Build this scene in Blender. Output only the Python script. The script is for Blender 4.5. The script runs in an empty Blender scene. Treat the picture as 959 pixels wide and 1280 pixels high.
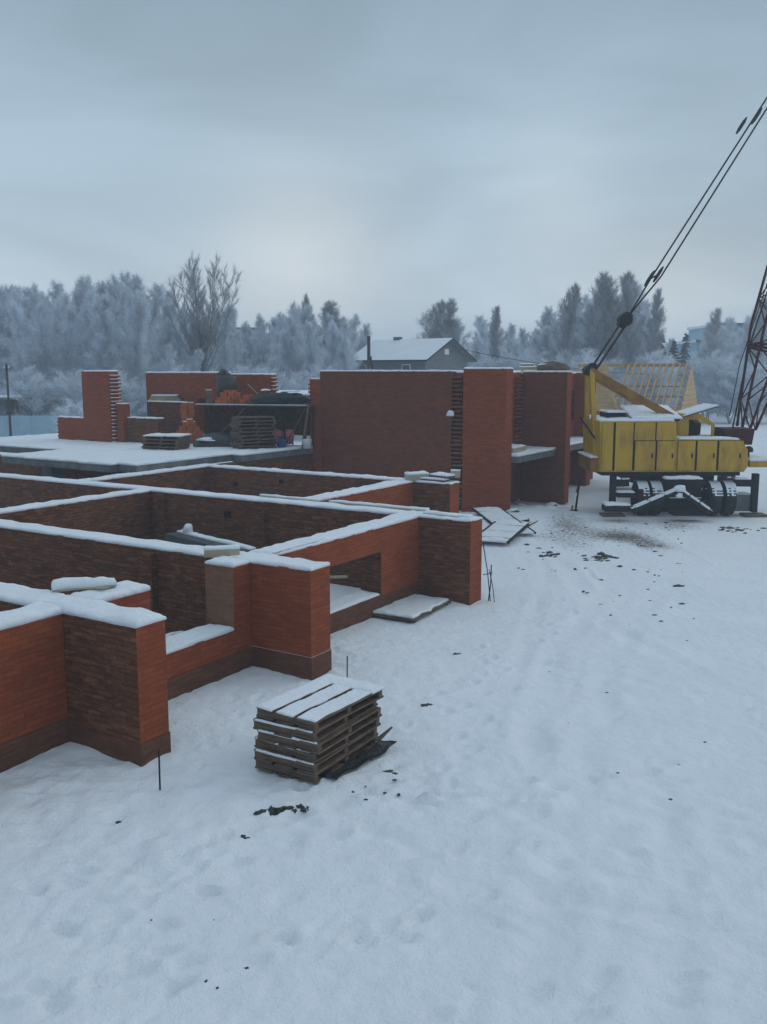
import bpy, bmesh, math, random
from mathutils import Vector, Matrix, noise
import numpy as np

random.seed(7)
scene = bpy.context.scene
COL = scene.collection
R = math.radians
# ------------------------------------------------------------------ camera model
F, H = 1150.0, 5.2
PITCH = math.atan(177 / F)
A = R(32)                       # heading of the building row
SA, CA = math.sin(A), math.cos(A)

def ray(px, py):
    x = (px - 479.5) / F; y = (py - 640) / F
    return (x, math.cos(PITCH) - y * math.sin(PITCH), -math.sin(PITCH) - y * math.cos(PITCH))
def at(px, py, Y):
    """world point at distance Y seen at a photo position"""
    r = ray(px, py); t = Y / r[1]
    return Vector((r[0] * t, Y, H + r[2] * t))
def onz(px, py, z):
    r = ray(px, py); t = (z - H) / r[2]
    return Vector((r[0] * t, r[1] * t, z))
def loc(p):                     # world -> (n, u) of the building row
    return p.x * CA - p.y * SA, p.x * SA + p.y * CA
def n_at(px, u):                # n on the line u = const seen in photo column px (at eye level)
    k = (px - 479.5) / F * math.cos(PITCH) ** -1 * (math.cos(PITCH) ** 2)
    r = ray(px, 463); k = r[0] / r[1]
    # x = n CA + u SA ; y = -n SA + u CA ; x = k y
    return u * (k * CA - SA) / (CA + k * SA)
def wd(n, u, z=0.0):
    return Vector((n * CA + u * SA, -n * SA + u * CA, z))

# ------------------------------------------------------------------ materials
def nodes_of(name):
    m = bpy.data.materials.new(name); m.use_nodes = True
    nt = m.node_tree; nt.nodes.clear()
    out = nt.nodes.new('ShaderNodeOutputMaterial')
    b = nt.nodes.new('ShaderNodeBsdfPrincipled')
    nt.links.new(b.outputs[0], out.inputs[0])
    return m, nt, b
def N(nt, t, **kw):
    n = nt.nodes.new(t)
    for k, v in kw.items():
        if k in n.inputs: n.inputs[k].default_value = v
        else: setattr(n, k, v)
    return n
def c4(c): return (c[0], c[1], c[2], 1)
def mixc(nt, fac, a, b):
    m = nt.nodes.new('ShaderNodeMix'); m.data_type = 'RGBA'
    for sock, v in ((m.inputs[0], fac), (m.inputs[6], a), (m.inputs[7], b)):
        if hasattr(v, 'links') or isinstance(v, bpy.types.NodeSocket): nt.links.new(v, sock)
        elif isinstance(v, (int, float)): sock.default_value = v
        else: sock.default_value = c4(v)
    return m.outputs[2]
def ramp(nt, src, p0, p1):
    r = nt.nodes.new('ShaderNodeMapRange'); r.inputs[1].default_value = p0; r.inputs[2].default_value = p1
    nt.links.new(src, r.inputs[0]); return r.outputs[0]
def noise_of(nt, scale, detail=4, coord='Object', stretch=None, rough=.6):
    tc = nt.nodes.new('ShaderNodeTexCoord'); src = tc.outputs[coord]
    if stretch:
        mp = nt.nodes.new('ShaderNodeMapping'); mp.inputs['Scale'].default_value = stretch
        nt.links.new(src, mp.inputs[0]); src = mp.outputs[0]
    n = N(nt, 'ShaderNodeTexNoise', Scale=scale, Detail=detail, Roughness=rough)
    nt.links.new(src, n.inputs['Vector']); return n.outputs[0]
def bump(nt, b, h, strength, dist):
    bp = N(nt, 'ShaderNodeBump', Strength=strength, Distance=dist)
    nt.links.new(h, bp.inputs['Height']); nt.links.new(bp.outputs[0], b.inputs['Normal']); return bp
def plain(name, c, c2=None, rough=.8, scale=3, bs=.3, bd=.01, metal=0, stretch=None, lo=.35, hi=.65, bscale=None):
    m, nt, b = nodes_of(name)
    c2 = c2 or tuple(x * .6 for x in c)
    f = ramp(nt, noise_of(nt, scale, 6, stretch=stretch), lo, hi)
    nt.links.new(mixc(nt, f, c, c2), b.inputs['Base Color'])
    b.inputs['Specular IOR Level'].default_value = .5 if rough < .55 else .18
    b.inputs['Roughness'].default_value = rough; b.inputs['Metallic'].default_value = metal
    bump(nt, b, noise_of(nt, bscale or scale * 6, 4, stretch=stretch), bs, bd)
    return m

def brick_mat(name, c1, c2, mortar, smear, smear_amt, bumps, msize=.006, var=.25):
    m, nt, b = nodes_of(name)
    uv = nt.nodes.new('ShaderNodeTexCoord')
    # small wobble of the courses
    nz = N(nt, 'ShaderNodeTexNoise', Scale=1.7, Detail=2); nt.links.new(uv.outputs['UV'], nz.inputs['Vector'])
    vs = N(nt, 'ShaderNodeVectorMath', operation='SCALE'); nt.links.new(nz.outputs['Color'], vs.inputs[0]); vs.inputs['Scale'].default_value = .012
    va = N(nt, 'ShaderNodeVectorMath', operation='ADD'); nt.links.new(uv.outputs['UV'], va.inputs[0]); nt.links.new(vs.outputs[0], va.inputs[1])
    br = N(nt, 'ShaderNodeTexBrick', Scale=1.0)
    br.inputs['Brick Width'].default_value = .26; br.inputs['Row Height'].default_value = .077
    br.inputs['Mortar Size'].default_value = msize; br.inputs['Mortar Smooth'].default_value = .35; br.inputs['Bias'].default_value = -.1
    br.inputs['Color1'].default_value = c4(c1); br.inputs['Color2'].default_value = c4(c2); br.inputs['Mortar'].default_value = c4(mortar)
    nt.links.new(va.outputs[0], br.inputs['Vector'])
    n1 = N(nt, 'ShaderNodeTexNoise', Scale=1.3, Detail=6, Roughness=.65); nt.links.new(uv.outputs['UV'], n1.inputs['Vector'])
    mp = nt.nodes.new('ShaderNodeMapping'); mp.inputs['Scale'].default_value = (2.2, 9, 1); nt.links.new(uv.outputs['UV'], mp.inputs[0])
    n2 = N(nt, 'ShaderNodeTexNoise', Scale=1.6, Detail=5, Roughness=.7); nt.links.new(mp.outputs[0], n2.inputs['Vector'])
    col = mixc(nt, ramp(nt, n1.outputs[0], .3, .75), br.outputs['Color'], tuple(x * (1 - var) for x in c1))
    # re-add some of the pattern
    col = mixc(nt, .55, br.outputs['Color'], col)
    sm = N(nt, 'ShaderNodeMath', operation='MULTIPLY'); nt.links.new(ramp(nt, n2.outputs[0], .5, .72), sm.inputs[0]); sm.inputs[1].default_value = smear_amt
    col = mixc(nt, sm.outputs[0], col, smear)
    nt.links.new(col, b.inputs['Base Color']); b.inputs['Roughness'].default_value = .92
    b.inputs['Specular IOR Level'].default_value = .2
    inv = N(nt, 'ShaderNodeMath', operation='SUBTRACT'); inv.inputs[0].default_value = 1; nt.links.new(br.outputs['Fac'], inv.inputs[1])
    ad = N(nt, 'ShaderNodeMath', operation='MULTIPLY_ADD'); nt.links.new(n2.outputs[0], ad.inputs[0]); ad.inputs[1].default_value = bumps; nt.links.new(inv.outputs[0], ad.inputs[2])
    bump(nt, b, ad.outputs[0], .6, .012)
    return m

M = {}
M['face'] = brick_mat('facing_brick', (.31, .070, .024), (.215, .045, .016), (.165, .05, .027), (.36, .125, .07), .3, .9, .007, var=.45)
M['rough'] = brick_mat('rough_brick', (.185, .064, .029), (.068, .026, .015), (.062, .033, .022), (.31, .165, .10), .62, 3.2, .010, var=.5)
M['warm'] = brick_mat('warm_brick', (.205, .060, .030), (.14, .042, .023), (.115, .046, .03), (.23, .085, .05), .4, 1.3, .008, var=.4)
M['tan'] = brick_mat('tan_brick', (.27, .125, .065), (.20, .095, .05), (.17, .12, .09), (.30, .20, .14), .5, 2.2, .011, var=.4)
M['plinth'] = brick_mat('plinth_brick', (.165, .060, .032), (.10, .040, .024), (.10, .06, .045), (.19, .11, .08), .5, 1.8, .010, var=.45)
M['concrete'] = plain('concrete', (.19, .20, .20), (.10, .11, .11), .9, 2.5)
M['darkconc'] = plain('damp_concrete', (.10, .11, .12), (.06, .065, .07), .8, 2.5)
M['wood'] = plain('weathered_wood', (.18, .125, .088), (.075, .055, .043), .85, 3, stretch=(1, 1, 6))
M['fresh'] = plain('fresh_timber', (.52, .37, .19), (.40, .26, .12), .75, 2.5)
M['board'] = plain('pale_board', (.46, .43, .30), (.34, .31, .21), .8, 4)
M['dark'] = plain('dark_steel', (.011, .012, .014), (.024, .02, .018), .65, 4)
M['rope'] = plain('wire_rope', (.03, .03, .035), None, .55, 8)
M['black'] = plain('black_tarp', (.018, .02, .023), (.035, .037, .04), .5, 2, bs=.8, bd=.05)
M['yellow'] = plain('ochre_paint', (.50, .29, .010), (.26, .135, .018), .5, 2.2, bs=.15, bd=.006, lo=.45, hi=.78, stretch=(1.4, 1.4, .45))
M['brownyellow'] = plain('rusty_ochre_paint', (.34, .17, .03), (.18, .085, .03), .6, 2)
M['red'] = plain('red_paint', (.085, .014, .018), (.045, .013, .016), .6, 3)
M['rubber'] = plain('tyre_rubber', (.022, .022, .024), (.04, .04, .04), .8, 6)
M['tarp'] = plain('grey_green_tarp', (.045, .055, .05), (.025, .03, .03), .7, 1.5, bs=.8, bd=.08)
M['pink'] = plain('pink_sack', (.46, .15, .16), (.34, .10, .12), .7, 3, bs=.7, bd=.03)
M['blue'] = plain('blue_plastic', (.02, .10, .30), (.02, .07, .2), .45, 3)
M['white'] = plain('white_plastic', (.7, .72, .74), (.55, .57, .6), .5, 3)
M['fence'] = plain('pale_blue_sheet', (.36, .52, .62), (.28, .43, .54), .5, .6, bs=.05)
M['grey_wall'] = plain('grey_siding', (.17, .19, .20), (.12, .135, .145), .85, .8, stretch=(1, 1, 8))
M['farwall'] = plain('far_blue_cladding', (.24, .44, .60), (.18, .36, .52), .6, .2)
M['glass'] = plain('dark_pane', (.05, .07, .09), None, .1, 1, bs=0)
M['orange'] = plain('orange_block', (.46, .12, .04), (.32, .08, .03), .9, 3)
M['bark'] = plain('frosty_bark', (.17, .16, .155), (.30, .31, .33), .9, 1.2)
M['darkbark'] = plain('bare_bark', (.07, .062, .058), (.14, .14, .14), .9, 1.2)
def twig_mat(name, c, c2, scale=.5):
    m, nt, b = nodes_of(name)
    f = ramp(nt, noise_of(nt, scale, 5), .32, .68)
    nt.links.new(mixc(nt, f, c, c2), b.inputs['Base Color']); b.inputs['Roughness'].default_value = .9
    b.inputs['Specular IOR Level'].default_value = .1
    tl = nt.nodes.new('ShaderNodeBsdfTranslucent'); nt.links.new(b.inputs['Base Color'].links[0].from_socket, tl.inputs[0])
    ms = nt.nodes.new('ShaderNodeMixShader'); ms.inputs[0].default_value = .5; nt.links.new(b.outputs[0], ms.inputs[1]); nt.links.new(tl.outputs[0], ms.inputs[2])
    nt.links.new(ms.outputs[0], [n for n in nt.nodes if n.type == 'OUTPUT_MATERIAL'][0].inputs[0])
    return m
M['frost'] = twig_mat('frosted_twigs', (.78, .85, .93), (.52, .57, .63))
M['frost_dim'] = twig_mat('thinly_frosted_twigs', (.50, .54, .60), (.25, .26, .28))
M['spruce'] = twig_mat('frosted_spruce_needles', (.035, .055, .05), (.14, .17, .17), 1.5)
M['frost_pale'] = twig_mat('heavily_frosted_twigs', (.74, .80, .87), (.46, .50, .55))

def snow_mat(name, dirty=False):
    m, nt, b = nodes_of(name)
    f = ramp(nt, noise_of(nt, .7, 5), .3, .7)
    col = mixc(nt, f, (.80, .84, .89), (.74, .78, .84))
    if dirty:
        at_ = nt.nodes.new('ShaderNodeAttribute'); at_.attribute_name = 'dirt'
        fine = noise_of(nt, 9, 6, rough=.7)
        s = N(nt, 'ShaderNodeMath', operation='MULTIPLY_ADD'); nt.links.new(fine, s.inputs[0]); s.inputs[1].default_value = .9; nt.links.new(at_.outputs['Fac'], s.inputs[2])
        f2 = ramp(nt, s.outputs[0], .86, 1.10)
        cl = N(nt, 'ShaderNodeClamp'); nt.links.new(f2, cl.inputs[0])
        col = mixc(nt, cl.outputs[0], col, (.13, .115, .105))
    nt.links.new(col, b.inputs['Base Color'])
    b.inputs['Roughness'].default_value = .75; b.inputs['Specular IOR Level'].default_value = .25
    n1 = noise_of(nt, 5, 6); n2 = noise_of(nt, 38, 4)
    ad = N(nt, 'ShaderNodeMath', operation='MULTIPLY_ADD'); nt.links.new(n2, ad.inputs[0]); ad.inputs[1].default_value = .22; nt.links.new(n1, ad.inputs[2])
    bump(nt, b, ad.outputs[0], .8, .07)
    return m
M['snow'] = snow_mat('snow')
M['ground'] = snow_mat('trampled_snow', True)

# ------------------------------------------------------------------ mesh helpers
class MB:
    """collects boxes, tubes, sheets; build() links them as ONE mesh object"""
    def __init__(s, off=(0, 0, 0)):
        s.v = []; s.f = []; s.m = []; s.uv = []; s.mats = []; s.off = Vector(off); s.smooth = []
    def mi(s, k):
        if k not in s.mats: s.mats.append(k)
        return s.mats.index(k)
    def face(s, pts, mat, uvs=None, smooth=False):
        i = len(s.v); s.v += [tuple(Vector(p) - s.off) for p in pts]
        s.f.append(tuple(range(i, i + len(pts)))); s.m.append(s.mi(mat)); s.smooth.append(smooth)
        s.uv += list(uvs) if uvs else [(p[0], p[1]) for p in pts]
    def box(s, x0, x1, y0, y1, z0, z1, mat, **fm):
        """fm: xp xn yp yn zp zn -> material of that face"""
        g = lambda k: fm.get(k, mat)
        P = lambda x, y, z: (x, y, z)
        s.face([P(x1, y0, z0), P(x1, y1, z0), P(x1, y1, z1), P(x1, y0, z1)], g('xp'), [(y0, z0), (y1, z0), (y1, z1), (y0, z1)])
        s.face([P(x0, y1, z0), P(x0, y0, z0), P(x0, y0, z1), P(x0, y1, z1)], g('xn'), [(y1, z0), (y0, z0), (y0, z1), (y1, z1)])
        s.face([P(x0, y0, z0), P(x1, y0, z0), P(x1, y0, z1), P(x0, y0, z1)], g('yn'), [(x0, z0), (x1, z0), (x1, z1), (x0, z1)])
        s.face([P(x1, y1, z0), P(x0, y1, z0), P(x0, y1, z1), P(x1, y1, z1)], g('yp'), [(x1, z0), (x0, z0), (x0, z1), (x1, z1)])
        s.face([P(x0, y0, z1), P(x1, y0, z1), P(x1, y1, z1), P(x0, y1, z1)], g('zp'))
        s.face([P(x0, y1, z0), P(x1, y1, z0), P(x1, y0, z0), P(x0, y0, z0)], g('zn'))
    def obox(s, c, size, mat, rot=None, **fm):
        """oriented box: centre, size, rotation matrix"""
        t = MB(); a, b, d = (x / 2 for x in size)
        t.box(-a, a, -b, b, -d, d, mat, **fm); Rm = rot or Matrix.Identity(3); c = Vector(c)
        k = 0
        for f, mi in zip(t.f, t.m):
            s.face([Rm @ Vector(t.v[i]) + c for i in f], t.mats[mi], t.uv[k:k + len(f)]); k += len(f)
    def beam(s, p, q, w, h, mat, **fm):
        p, q = Vector(p), Vector(q); d = q - p; L = d.length; d.normalize()
        up = Vector((0, 0, 1)) if abs(d.z) < .95 else Vector((0, 1, 0))
        sx = d.cross(up).normalized(); uz = sx.cross(d)
        s.obox((p + q) / 2, (w, L, h), mat, Matrix((sx, d, uz)).transposed(), **fm)
    def tube(s, pts, rad, mat, n=8, cap=True, smooth=True):
        pts = [Vector(p) for p in pts]; rs = rad if isinstance(rad, (list, tuple)) else [rad] * len(pts)
        ring = []
        for i, p in enumerate(pts):
            d = (pts[min(i + 1, len(pts) - 1)] - pts[max(i - 1, 0)]).normalized()
            up = Vector((0, 0, 1)) if abs(d.z) < .9 else Vector((1, 0, 0))
            a = d.cross(up).normalized(); b = a.cross(d)
            ring.append([p + (a * math.cos(t) + b * math.sin(t)) * rs[i] for t in (2 * math.pi * k / n for k in range(n))])
        base = len(s.v); m = s.mi(mat)
        for r_ in ring: s.v += [tuple(v - s.off) for v in r_]
        for i in range(len(pts) - 1):
            for k in range(n):
                a, b = base + i * n + k, base + i * n + (k + 1) % n
                s.f.append((a, b, b + n, a + n)); s.m.append(m); s.smooth.append(smooth)
                s.uv += [(k / n, i), ((k + 1) / n, i), ((k + 1) / n, i + 1), (k / n, i + 1)]
        if cap:
            for i0, rev in ((base, True), (base + (len(pts) - 1) * n, False)):
                idx = [i0 + k for k in range(n)]
                s.f.append(tuple(idx[::-1] if rev else idx)); s.m.append(m); s.smooth.append(False); s.uv += [(0, 0)] * n
    def prism(s, prof, y0, y1, mat, smooth=False):
        """x-z profile (counter-clockwise seen from -y) extruded along y"""
        s.face([(x, y0, z) for x, z in prof], mat, prof); s.face([(x, y1, z) for x, z in prof[::-1]], mat, prof[::-1])
        n = len(prof)
        for i in range(n):
            (a, b), (c, d) = prof[i], prof[(i + 1) % n]
            s.face([(a, y0, b), (a, y1, b), (c, y1, d), (c, y0, d)], mat)
    def blob(s, c, size, mat, seed=0, amp=.25, fr=1.4, sub=3, flat=True):
        bm = bmesh.new(); bmesh.ops.create_icosphere(bm, subdivisions=sub, radius=1)
        base = len(s.v); m = s.mi(mat); c = Vector(c)
        for v in bm.verts:
            k = 1 + amp * noise.noise(v.co * fr + Vector((seed * 3.1, seed * 1.7, 0)))
            p = v.co * k
            if flat and p.z < -.35: p.z = -.35
            s.v.append(tuple(Vector((p.x * size[0], p.y * size[1], p.z * size[2])) + c - s.off))
        for f in bm.faces:
            s.f.append(tuple(base + v.index for v in f.verts)); s.m.append(m); s.smooth.append(True); s.uv += [(0, 0)] * len(f.verts)
        bm.free()
    def snow(s, x0, x1, y0, y1, z, th, res=.12, over=.025, seed=0, mat='snow', rag=.02, tilt=(0, 0)):
        """soft lump of lying snow on a rectangle"""
        nx = max(4, min(60, int((x1 - x0) / res) + 3)); ny = max(4, min(160, int((y1 - y0) / res) + 3))
        base = len(s.v); m = s.mi(mat); ed = min(th * .9 + .02, (x1 - x0) * .3, (y1 - y0) * .3)
        def lin(a, b, n):
            o = [a, a + .004, a + ed * .45]; i = [a + ed + (b - a - 2 * ed) * k / (n - 1) for k in range(n)]
            return o + i + [b - ed * .45, b - .004, b]
        xs = lin(x0 - over, x1 + over, nx); ys = lin(y0 - over, y1 + over, ny)
        for j, y in enumerate(ys):
            for i, x in enumerate(xs):
                d = min(i, len(xs) - 1 - i, j, len(ys) - 1 - j)
                pr = (0, .55, .9, 1)[min(d, 3)]
                q = Vector((x * 1.9 + seed * 7.3, y * 1.9, seed))
                h = th * pr * (1 + .5 * noise.noise(q) + .35 * noise.noise(q * 3.1)) + .008 * noise.noise(q * 8)
                dx = rag * noise.noise(Vector((y * 3.3, seed, 2))) if d < 3 and (i < 3 or i > len(xs) - 4) else 0
                dy = rag * noise.noise(Vector((x * 3.3, seed, 5))) if d < 3 and (j < 3 or j > len(ys) - 4) else 0
                if d == 0: h = -.012
                zz = z + max(h, -.012) + tilt[0] * (x - x0) + tilt[1] * (y - y0)
                s.v.append(tuple(Vector((x + dx, y + dy, zz)) - s.off))
        W = len(xs)
        for j in range(len(ys) - 1):
            for i in range(W - 1):
                a = base + j * W + i
                s.f.append((a, a + 1, a + W + 1, a + W)); s.m.append(m); s.smooth.append(True); s.uv += [(0, 0)] * 4
        idx = [base + i for i in range(W)] + [base + j * W + W - 1 for j in range(1, len(ys))] + [base + (len(ys) - 1) * W + i for i in range(W - 2, -1, -1)] + [base + j * W for j in range(len(ys) - 2, 0, -1)]
        s.f.append(tuple(idx[::-1])); s.m.append(m); s.smooth.append(False); s.uv += [(0, 0)] * len(idx)
    def build(s, name, parent=None, bevel=0):
        me = bpy.data.meshes.new(name); me.from_pydata(s.v, [], s.f)
        for k in s.mats: me.materials.append(M[k])
        me.polygons.foreach_set('material_index', s.m); me.polygons.foreach_set('use_smooth', s.smooth)
        ul = me.uv_layers.new(name='UVMap'); ul.data.foreach_set('uv', [c for p in s.uv for c in p])
        me.update()
        o = bpy.data.objects.new(name, me); COL.objects.link(o)
        if parent: o.parent = parent
        if bevel:
            b = o.modifiers.new('bevel', 'BEVEL'); b.width = bevel; b.segments = 2; b.limit_method = 'ANGLE'
            w = o.modifiers.new('weld', 'WELD'); w.merge_threshold = .0005
            o.modifiers.move(1, 0)
        return o
def tag(o, label=None, cat=None, group=None, kind=None):
    for k, v in (('label', label), ('category', cat), ('group', group), ('kind', kind)):
        if v: o[k] = v
    return o
def empty(name, label, cat, p=(0, 0, 0), rz=0, group=None):
    o = bpy.data.objects.new(name, None); COL.objects.link(o); o.empty_display_size = .2
    o.location = p; o.rotation_euler = (0, 0, rz); return tag(o, label, cat, group)
def copy_tree(o, parent=None):
    c = o.copy(); COL.objects.link(c)
    if parent: c.parent = parent
    for ch in [x for x in COL.objects if x.parent == o]: copy_tree(ch, c)
    return c

# ------------------------------------------------------------------ ground
def ground_h(x, y):
    n, u = x * CA - y * SA, x * SA + y * CA
    q = Vector((x, y, 0))
    h = .05 * noise.noise(q * .35) + .022 * noise.noise(q * 1.1 + Vector((9, 3, 0)))
    near = max(0, min(1, (40 - y) / 6))
    t = noise.noise(q * .5 + Vector((20, 0, 0)))
    h += near * (.5 + .8 * max(0, t)) * (.024 * noise.noise(q * 3.4) + .022 * noise.noise(q * 7.0))
    # trodden belt near the camera and by the pallets
    b = math.exp(-((y - 10.2 + .15 * x) / 1.6) ** 2) + .4 * math.exp(-(((x + 2.5) / 2.2) ** 2 + ((y - 8.0) / 1.6) ** 2)) + .5 * math.exp(-(((x - 1) / 1.6) ** 2 + ((y - 14) / 3) ** 2))
    h += near * min(b, 1) * (.045 * noise.noise(q * 3.0 + Vector((5, 5, 1))) - .10 * max(0, noise.noise(q * 2.4 + Vector((1, 7, 4))) - .2))
    # bank drifted against the facade
    dn = n + 10.25
    if 6 < u < 19 and dn > -.8: h += .045 * math.exp(-(dn / .8) ** 2) * (.6 + .8 * noise.noise(Vector((u * .8, 3, 0))))
    if 19 < u < 32: h += .25 * math.exp(-((n + 13.2) / 1.5) ** 2) * max(0, min(1, (u - 25) / 3))
    return h
TRACKS = []
for (pts, w, d) in (([onz(560, 1110, 0), onz(760, 1128, 0), onz(990, 1180, 0)], .16, .05), ([onz(430, 1088, 0), onz(640, 1100, 0), onz(860, 1160, 0), onz(990, 1210, 0)], .16, .045),
                    ([onz(660, 900, 0), onz(700, 1000, 0), onz(690, 1150, 0), onz(640, 1300, 0)], .2, .035), ([onz(760, 880, 0), onz(830, 1000, 0), onz(850, 1150, 0), onz(820, 1300, 0)], .2, .035),
                    ([onz(700, 700, 0), onz(760, 780, 0), onz(900, 860, 0), onz(1000, 900, 0)], .2, .03),
                    ([onz(640, 1000, 0), onz(690, 820, 0), onz(770, 720, 0), onz(820, 660, 0)], .2, .035), ([onz(720, 1010, 0), onz(760, 830, 0), onz(830, 730, 0), onz(880, 665, 0)], .2, .035), ([onz(640, 860, 0), onz(670, 760, 0), onz(690, 690, 0), onz(740, 650, 0)], .16, .03)):
    TRACKS.append((pts, w, d))
def grid_lines(lo, dlo, dhi, hi, step):
    a = list(np.arange(dlo, dhi + 1e-6, step)); g = step
    x = a[-1]
    while x < hi: g *= 1.22; x += g; a.append(x)
    x = a[0]; g = step; pre = []
    while x > lo: g *= 1.22; x -= g; pre.append(x)
    return pre[::-1] + a
xs = grid_lines(-1200, -6, 9, 1200, .055); ys = grid_lines(-300, 6, 20, 1300, .055)
gv = np.zeros((len(ys), len(xs), 3)); dirt = np.zeros((len(ys), len(xs)))
steps = []
rs = random.Random(3)
def trail(p, q, n, side=.13, jit=.12):
    for i in range(n):
        c = p.lerp(q, i / n); d = (q - p).normalized(); s = Vector((-d.y, d.x, 0)) * (side if i % 2 else -side)
        steps.append((c.x + s.x + rs.gauss(0, jit), c.y + s.y + rs.gauss(0, jit), math.atan2(d.y, d.x) + rs.gauss(0, .3)))
trail(onz(40, 1270, 0), onz(300, 1020, 0), 12); trail(onz(330, 1010, 0), onz(560, 860, 0), 12)
trail(onz(130, 1230, 0), onz(520, 1150, 0), 9); trail(onz(520, 1290, 0), onz(930, 1220, 0), 8); trail(onz(60, 1100, 0), onz(330, 1090, 0), 8)
trail(onz(560, 980, 0), onz(620, 800, 0), 12); trail(onz(470, 1000, 0), onz(900, 960, 0), 12); trail(onz(640, 860, 0), onz(760, 690, 0), 14)
trail(onz(300, 1030, 0), onz(520, 985, 0), 9, .3, .25); trail(onz(20, 1180, 0), onz(330, 1180, 0), 9, .3, .3); trail(onz(480, 1190, 0), onz(700, 960, 0), 12, .2, .2); trail(onz(230, 960, 0), onz(420, 800, 0), 10, .15, .12)
for j, y in enumerate(ys):
    for i, x in enumerate(xs):
        far = abs(x) > 60 or y > 110 or y < 0
        gv[j, i] = (x, y, 0 if far else ground_h(x, y))
        if -2 < x < 22 and 20 < y < 42:
            n, u = x * CA - y * SA, x * SA + y * CA
            w = math.exp(-((u - 29 + .0 * n) / 5.5) ** 2 - ((n + 9.5) / 4.2) ** 2)
            dirt[j, i] = .66 * w * (.72 + .75 * noise.noise(Vector((x * .55, y * .55, 3)))) + .06 * w
X, Yg = np.array(xs), np.array(ys)
for (pts, w, d) in TRACKS:
    pl = []
    for a, b in zip(pts, pts[1:]):
        for t in np.linspace(0, 1, 12): pl.append((a.x + (b.x - a.x) * t, a.y + (b.y - a.y) * t))
    i0, i1 = np.searchsorted(X, [min(p[0] for p in pl) - 1, max(p[0] for p in pl) + 1]); j0, j1 = np.searchsorted(Yg, [min(p[1] for p in pl) - 1, max(p[1] for p in pl) + 1])
    gx, gy = np.meshgrid(X[i0:i1], Yg[j0:j1]); best = np.full(gx.shape, 99.)
    for (ax, ay), (bx, by) in zip(pl, pl[1:]):
        dx, dy = bx - ax, by - ay; L = dx * dx + dy * dy + 1e-9
        t = np.clip(((gx - ax) * dx + (gy - ay) * dy) / L, 0, 1); best = np.minimum(best, np.hypot(gx - ax - t * dx, gy - ay - t * dy))
    gv[j0:j1, i0:i1, 2] += (.55 + .35 * np.sin(gx * 2.1 + gy * 1.3)) * d * (-np.exp(-(best / w) ** 2) + .55 * np.exp(-((best - w * 1.7) / (w * .6)) ** 2))
for (sx, sy, sa) in steps:
    i0, i1 = np.searchsorted(X, [sx - .5, sx + .5]); j0, j1 = np.searchsorted(Yg, [sy - .5, sy + .5])
    gx, gy = np.meshgrid(X[i0:i1] - sx, Yg[j0:j1] - sy)
    a = gx * math.cos(sa) + gy * math.sin(sa); b = -gx * math.sin(sa) + gy * math.cos(sa)
    r2 = (a / .15) ** 2 + (b / .065) ** 2
    gv[j0:j1, i0:i1, 2] += -.055 * np.exp(-r2 ** 2) + .016 * np.exp(-((np.sqrt(r2) - 1.5) / .4) ** 2)
for k in range(420):                           # fine scuffs
    c = onz(rs.uniform(0, 960), rs.uniform(760, 1290), 0); sa = rs.gauss(.1, .7); ln, wd_ = rs.uniform(.06, .24), rs.uniform(.03, .055)
    i0, i1 = np.searchsorted(X, [c.x - .5, c.x + .5]); j0, j1 = np.searchsorted(Yg, [c.y - .5, c.y + .5])
    gx, gy = np.meshgrid(X[i0:i1] - c.x, Yg[j0:j1] - c.y)
    a = gx * math.cos(sa) + gy * math.sin(sa); b = -gx * math.sin(sa) + gy * math.cos(sa)
    gv[j0:j1, i0:i1, 2] -= rs.uniform(.012, .04) * np.exp(-(a / ln) ** 2 - (b / wd_) ** 2)
me = bpy.data.meshes.new('snowy_ground'); W = len(xs)
fc = [(j * W + i, j * W + i + 1, j * W + W + i + 1, j * W + W + i) for j in range(len(ys) - 1) for i in range(W - 1)]
me.from_pydata(gv.reshape(-1, 3).tolist(), [], fc); me.polygons.foreach_set('use_smooth', [True] * len(fc))
ca = me.attributes.new('dirt', 'FLOAT', 'POINT'); ca.data.foreach_set('value', dirt.ravel())
me.materials.append(M['ground']); go = bpy.data.objects.new('snowy_ground', me); COL.objects.link(go); tag(go, kind='structure')
def gz(x, y):
    i = int(np.clip(np.searchsorted(X, x), 0, len(X) - 1)); j = int(np.clip(np.searchsorted(Yg, y), 0, len(Yg) - 1))
    return float(gv[j, i, 2])

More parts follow.
